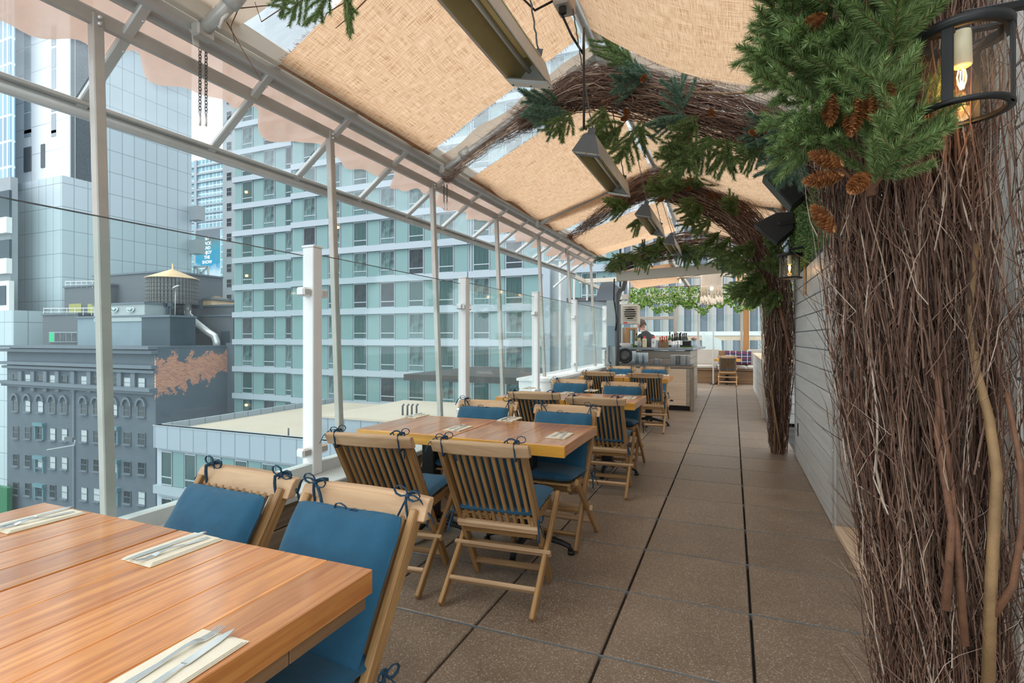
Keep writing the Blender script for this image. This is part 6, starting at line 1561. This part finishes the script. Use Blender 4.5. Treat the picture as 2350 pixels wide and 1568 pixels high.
a=PY(-40,655,43);c=PY(18,705,43); f_=MB().box(a.x,c.x+.5,42.9,43.5,c.z-.5,a.z+.4).build('bay_frame',M['white'],lb); MB().box(a.x,c.x-.2,42.8,42.9,c.z+.3,a.z-.3).build('bay_glass',M['conc_dd'],f_)
lb=empty('side_building',(-95,38,-40),label='pale panelled low building at the left edge beside the historic facade',cat='building')
b=PY(31,712,40); pbox('block',lb,b.x-25,b.x,40,44,-40,b.z,'panel')
MB().box(PY(-30,1118,35).x,PY(16,1118,35).x,35,35.5,PY(0,1250,35).z,PY(0,1118,35).z).build('netting',M['greennet'] if 'greennet' in M else M['greenhose'],lb)
# distant teal tower, dark tower, billboard
dt=empty('distant_tower',(-110,120,-40),label='distant teal glass tower in the gap left of the hotel',cat='building')
a=PY(436,372,120);b=PY(512,372,120); pbox('block',dt,a.x-3,b.x,120,135,-40,a.z,'glasstower'); pbox('penthouse',dt,a.x+3,b.x,124,135,a.z,a.z+5.5,'panel_white')
for k in range(9): z=PY(440,385+k*18,119.8).z; MB().box(a.x-3,b.x+.2,119.6,120,z-.3,z+.3).build('floor_band',M['hframe'],dt)
for px in (450,): x=PY(px,400,119.8).x; MB().box(x-.6,x+.6,119.5,120,-20,a.z).build('mullion',M['hframe'],dt)
dk_=empty('dark_tower',(-62,62,-40),label='dark grey tower with small windows just left of the hotel',cat='building')
DY=62; a=PY(511,230,DY); b=PY(545,230,DY); MB().box(a.x,b.x+6,DY,DY+14,-40,75).build('wall',M['conc'],dk_)
M['dimpane']=plain('dim_pane',(84,96,102),.3,0,.15,.5)
zz=PY(525,396,DY).z; pitd=PY(525,396,DY).z-PY(525,431,DY).z
dw,dwp=win_unit(.5); dw.materials.append(M['elec']); dwp.materials.append(M['dimpane'])
for k in range(-7,12):
    z=zz-k*pitd; x=PY(526,400,DY).x; o=inst(dw,'window',dk_,Vector((x,DY-.0,z-pitd*.55))-WL[dk_.name],(0,0,0),(1.15,1,pitd*.55)); inst(dwp,'pane',o,(0,0,0))
bb=empty('billboard',(-75,70,0),label='lit digital billboard reading SIT BACK AND ENJOY THE SHOW',cat='billboard')
BY=72; a=PY(449,530,BY); b=PY(502,611,BY); b2=PY(503,690,BY)
def screenmat():
    n=NT('billboard_screen'); v=n.coord('Object'); sp=n.n('SeparateXYZ'); n.l(v,sp.inputs[0])
    f=n.noise(v,.35,4,.6,.6); f2=n.math('ADD',n.math('MULTIPLY',sp.outputs['Z'],.05),n.math('MULTIPLY',f,.4)); 
    col=n.ramp(f2,[(.25,(.85,.9,.95,1)),(.45,(.55,.75,.9,1)),(.58,(.05,.35,.6,1)),(.70,(.10,.38,.52,1)),(.80,(.20,.26,.30,1))])
    e=n.n('Emission'); n.l(col,e.inputs[0]); e.inputs[1].default_value=.9; return n.done(e.outputs[0])
M['screen']=screenmat()
g=MB().box(a.x,b.x,BY,BY+.3,b.z,a.z); g.v=[tuple(Vector(p)-Vector((a.x,BY,b2.z))) for p in g.v]; so_=g.build('screen',M['screen'],bb,True); own(so_,bb,(a.x,BY,b2.z))
g=MB().box(PY(472,600,BY).x,b.x,BY+.02,BY+.3,b2.z,b.z); g.v=[tuple(Vector(p)-Vector((a.x,BY,b2.z))) for p in g.v]; so_=g.build('screen_extension',M['screen'],bb,True); own(so_,bb,(a.x,BY,b2.z))
M['ledwhite']=emit('led_letters',(1,1,1,1),1.0)
for i,(txt,py) in enumerate((('SIT',551),('BACK',562),('AND',572.5),('ENJOY',583),('THE',594),('SHOW',605))):
    fc=bpy.data.curves.new('lettering','FONT'); fc.body=txt; fc.size=.86; fc.align_x='CENTER'; fc.extrude=.02; fc.offset=.012; ft=bpy.data.objects.new('tmp',fc); COL.objects.link(ft); bpy.context.view_layer.update(); fm_=bpy.data.meshes.new_from_object(ft.evaluated_get(bpy.context.evaluated_depsgraph_get())); bpy.data.objects.remove(ft); fo=bpy.data.objects.new('lettering',fm_); COL.objects.link(fo); fo.parent=bb
    fm_.materials.clear(); fm_.materials.append(M['ledwhite']); p=PY(475,py,BY-.1); fo.location=p-WL[bb.name]; fo.rotation_euler=(math.radians(90),0,0)
for py0,py1 in ((612,642),(660,695)):
    g=MB(); A=PY(446,py0,BY-2);B=PY(478,py0,BY-2);C=PY(446,py1,BY-2);D=PY(478,py1,BY-2)
    for p,q_ in ((A,B),(C,D),(A,D),(B,C),(B,D),(A,C)): g.bar(p,q_,.28,.28)
    g.build('steel_truss',M['alu'],bb)
# street light mast in front of the historic facade
t=empty('street_camera_mast',tuple(PY(110,1032,34)),label='grey mast arm with cameras in front of the historic facade',cat='mast')
MB().tube([PY(108,1033,34),PY(172,1022,34),PY(172,1010,34)],.08,6).build('arm',M['elec'],t); MB().box(PY(150,1008,34).x,PY(168,1008,34).x,33.9,34.2,PY(160,1014,34).z,PY(160,1004,34).z).build('camera_head',M['conc_d'],t)
# facade beyond the back of the terrace
bf=empty('back_facade',(5,45,-40),label='pale facade with dark vertical window strips behind the terrace',cat='building')
FY=42; x0=PY(1424,700,FY).x+3; x1=PY(1850,700,FY).x
MB().box(x0-3,x1+8,FY+.3,FY+8,-40,18).build('wall',M['backpanel'],bf)
sp_=(PY(1721,700,FY).x-PY(1682,700,FY).x); base=PY(1682,700,FY).x; wd=PY(1700,700,FY).x-base
k=-8
while k<6:
    x=base+k*sp_
    if x<x0-2.8: k+=1; continue
    MB().box(x,x+wd,FY+.18,FY+.3,-30,18).build('window_strip',M['backglass'],bf); MB().box(x-.12,x,FY+.0,FY+.3,-30,18).build('fin',M['hframe'],bf); MB().box(x+wd,x+wd+.08,FY+.0,FY+.3,-30,18).build('fin',M['hframe'],bf); k+=1
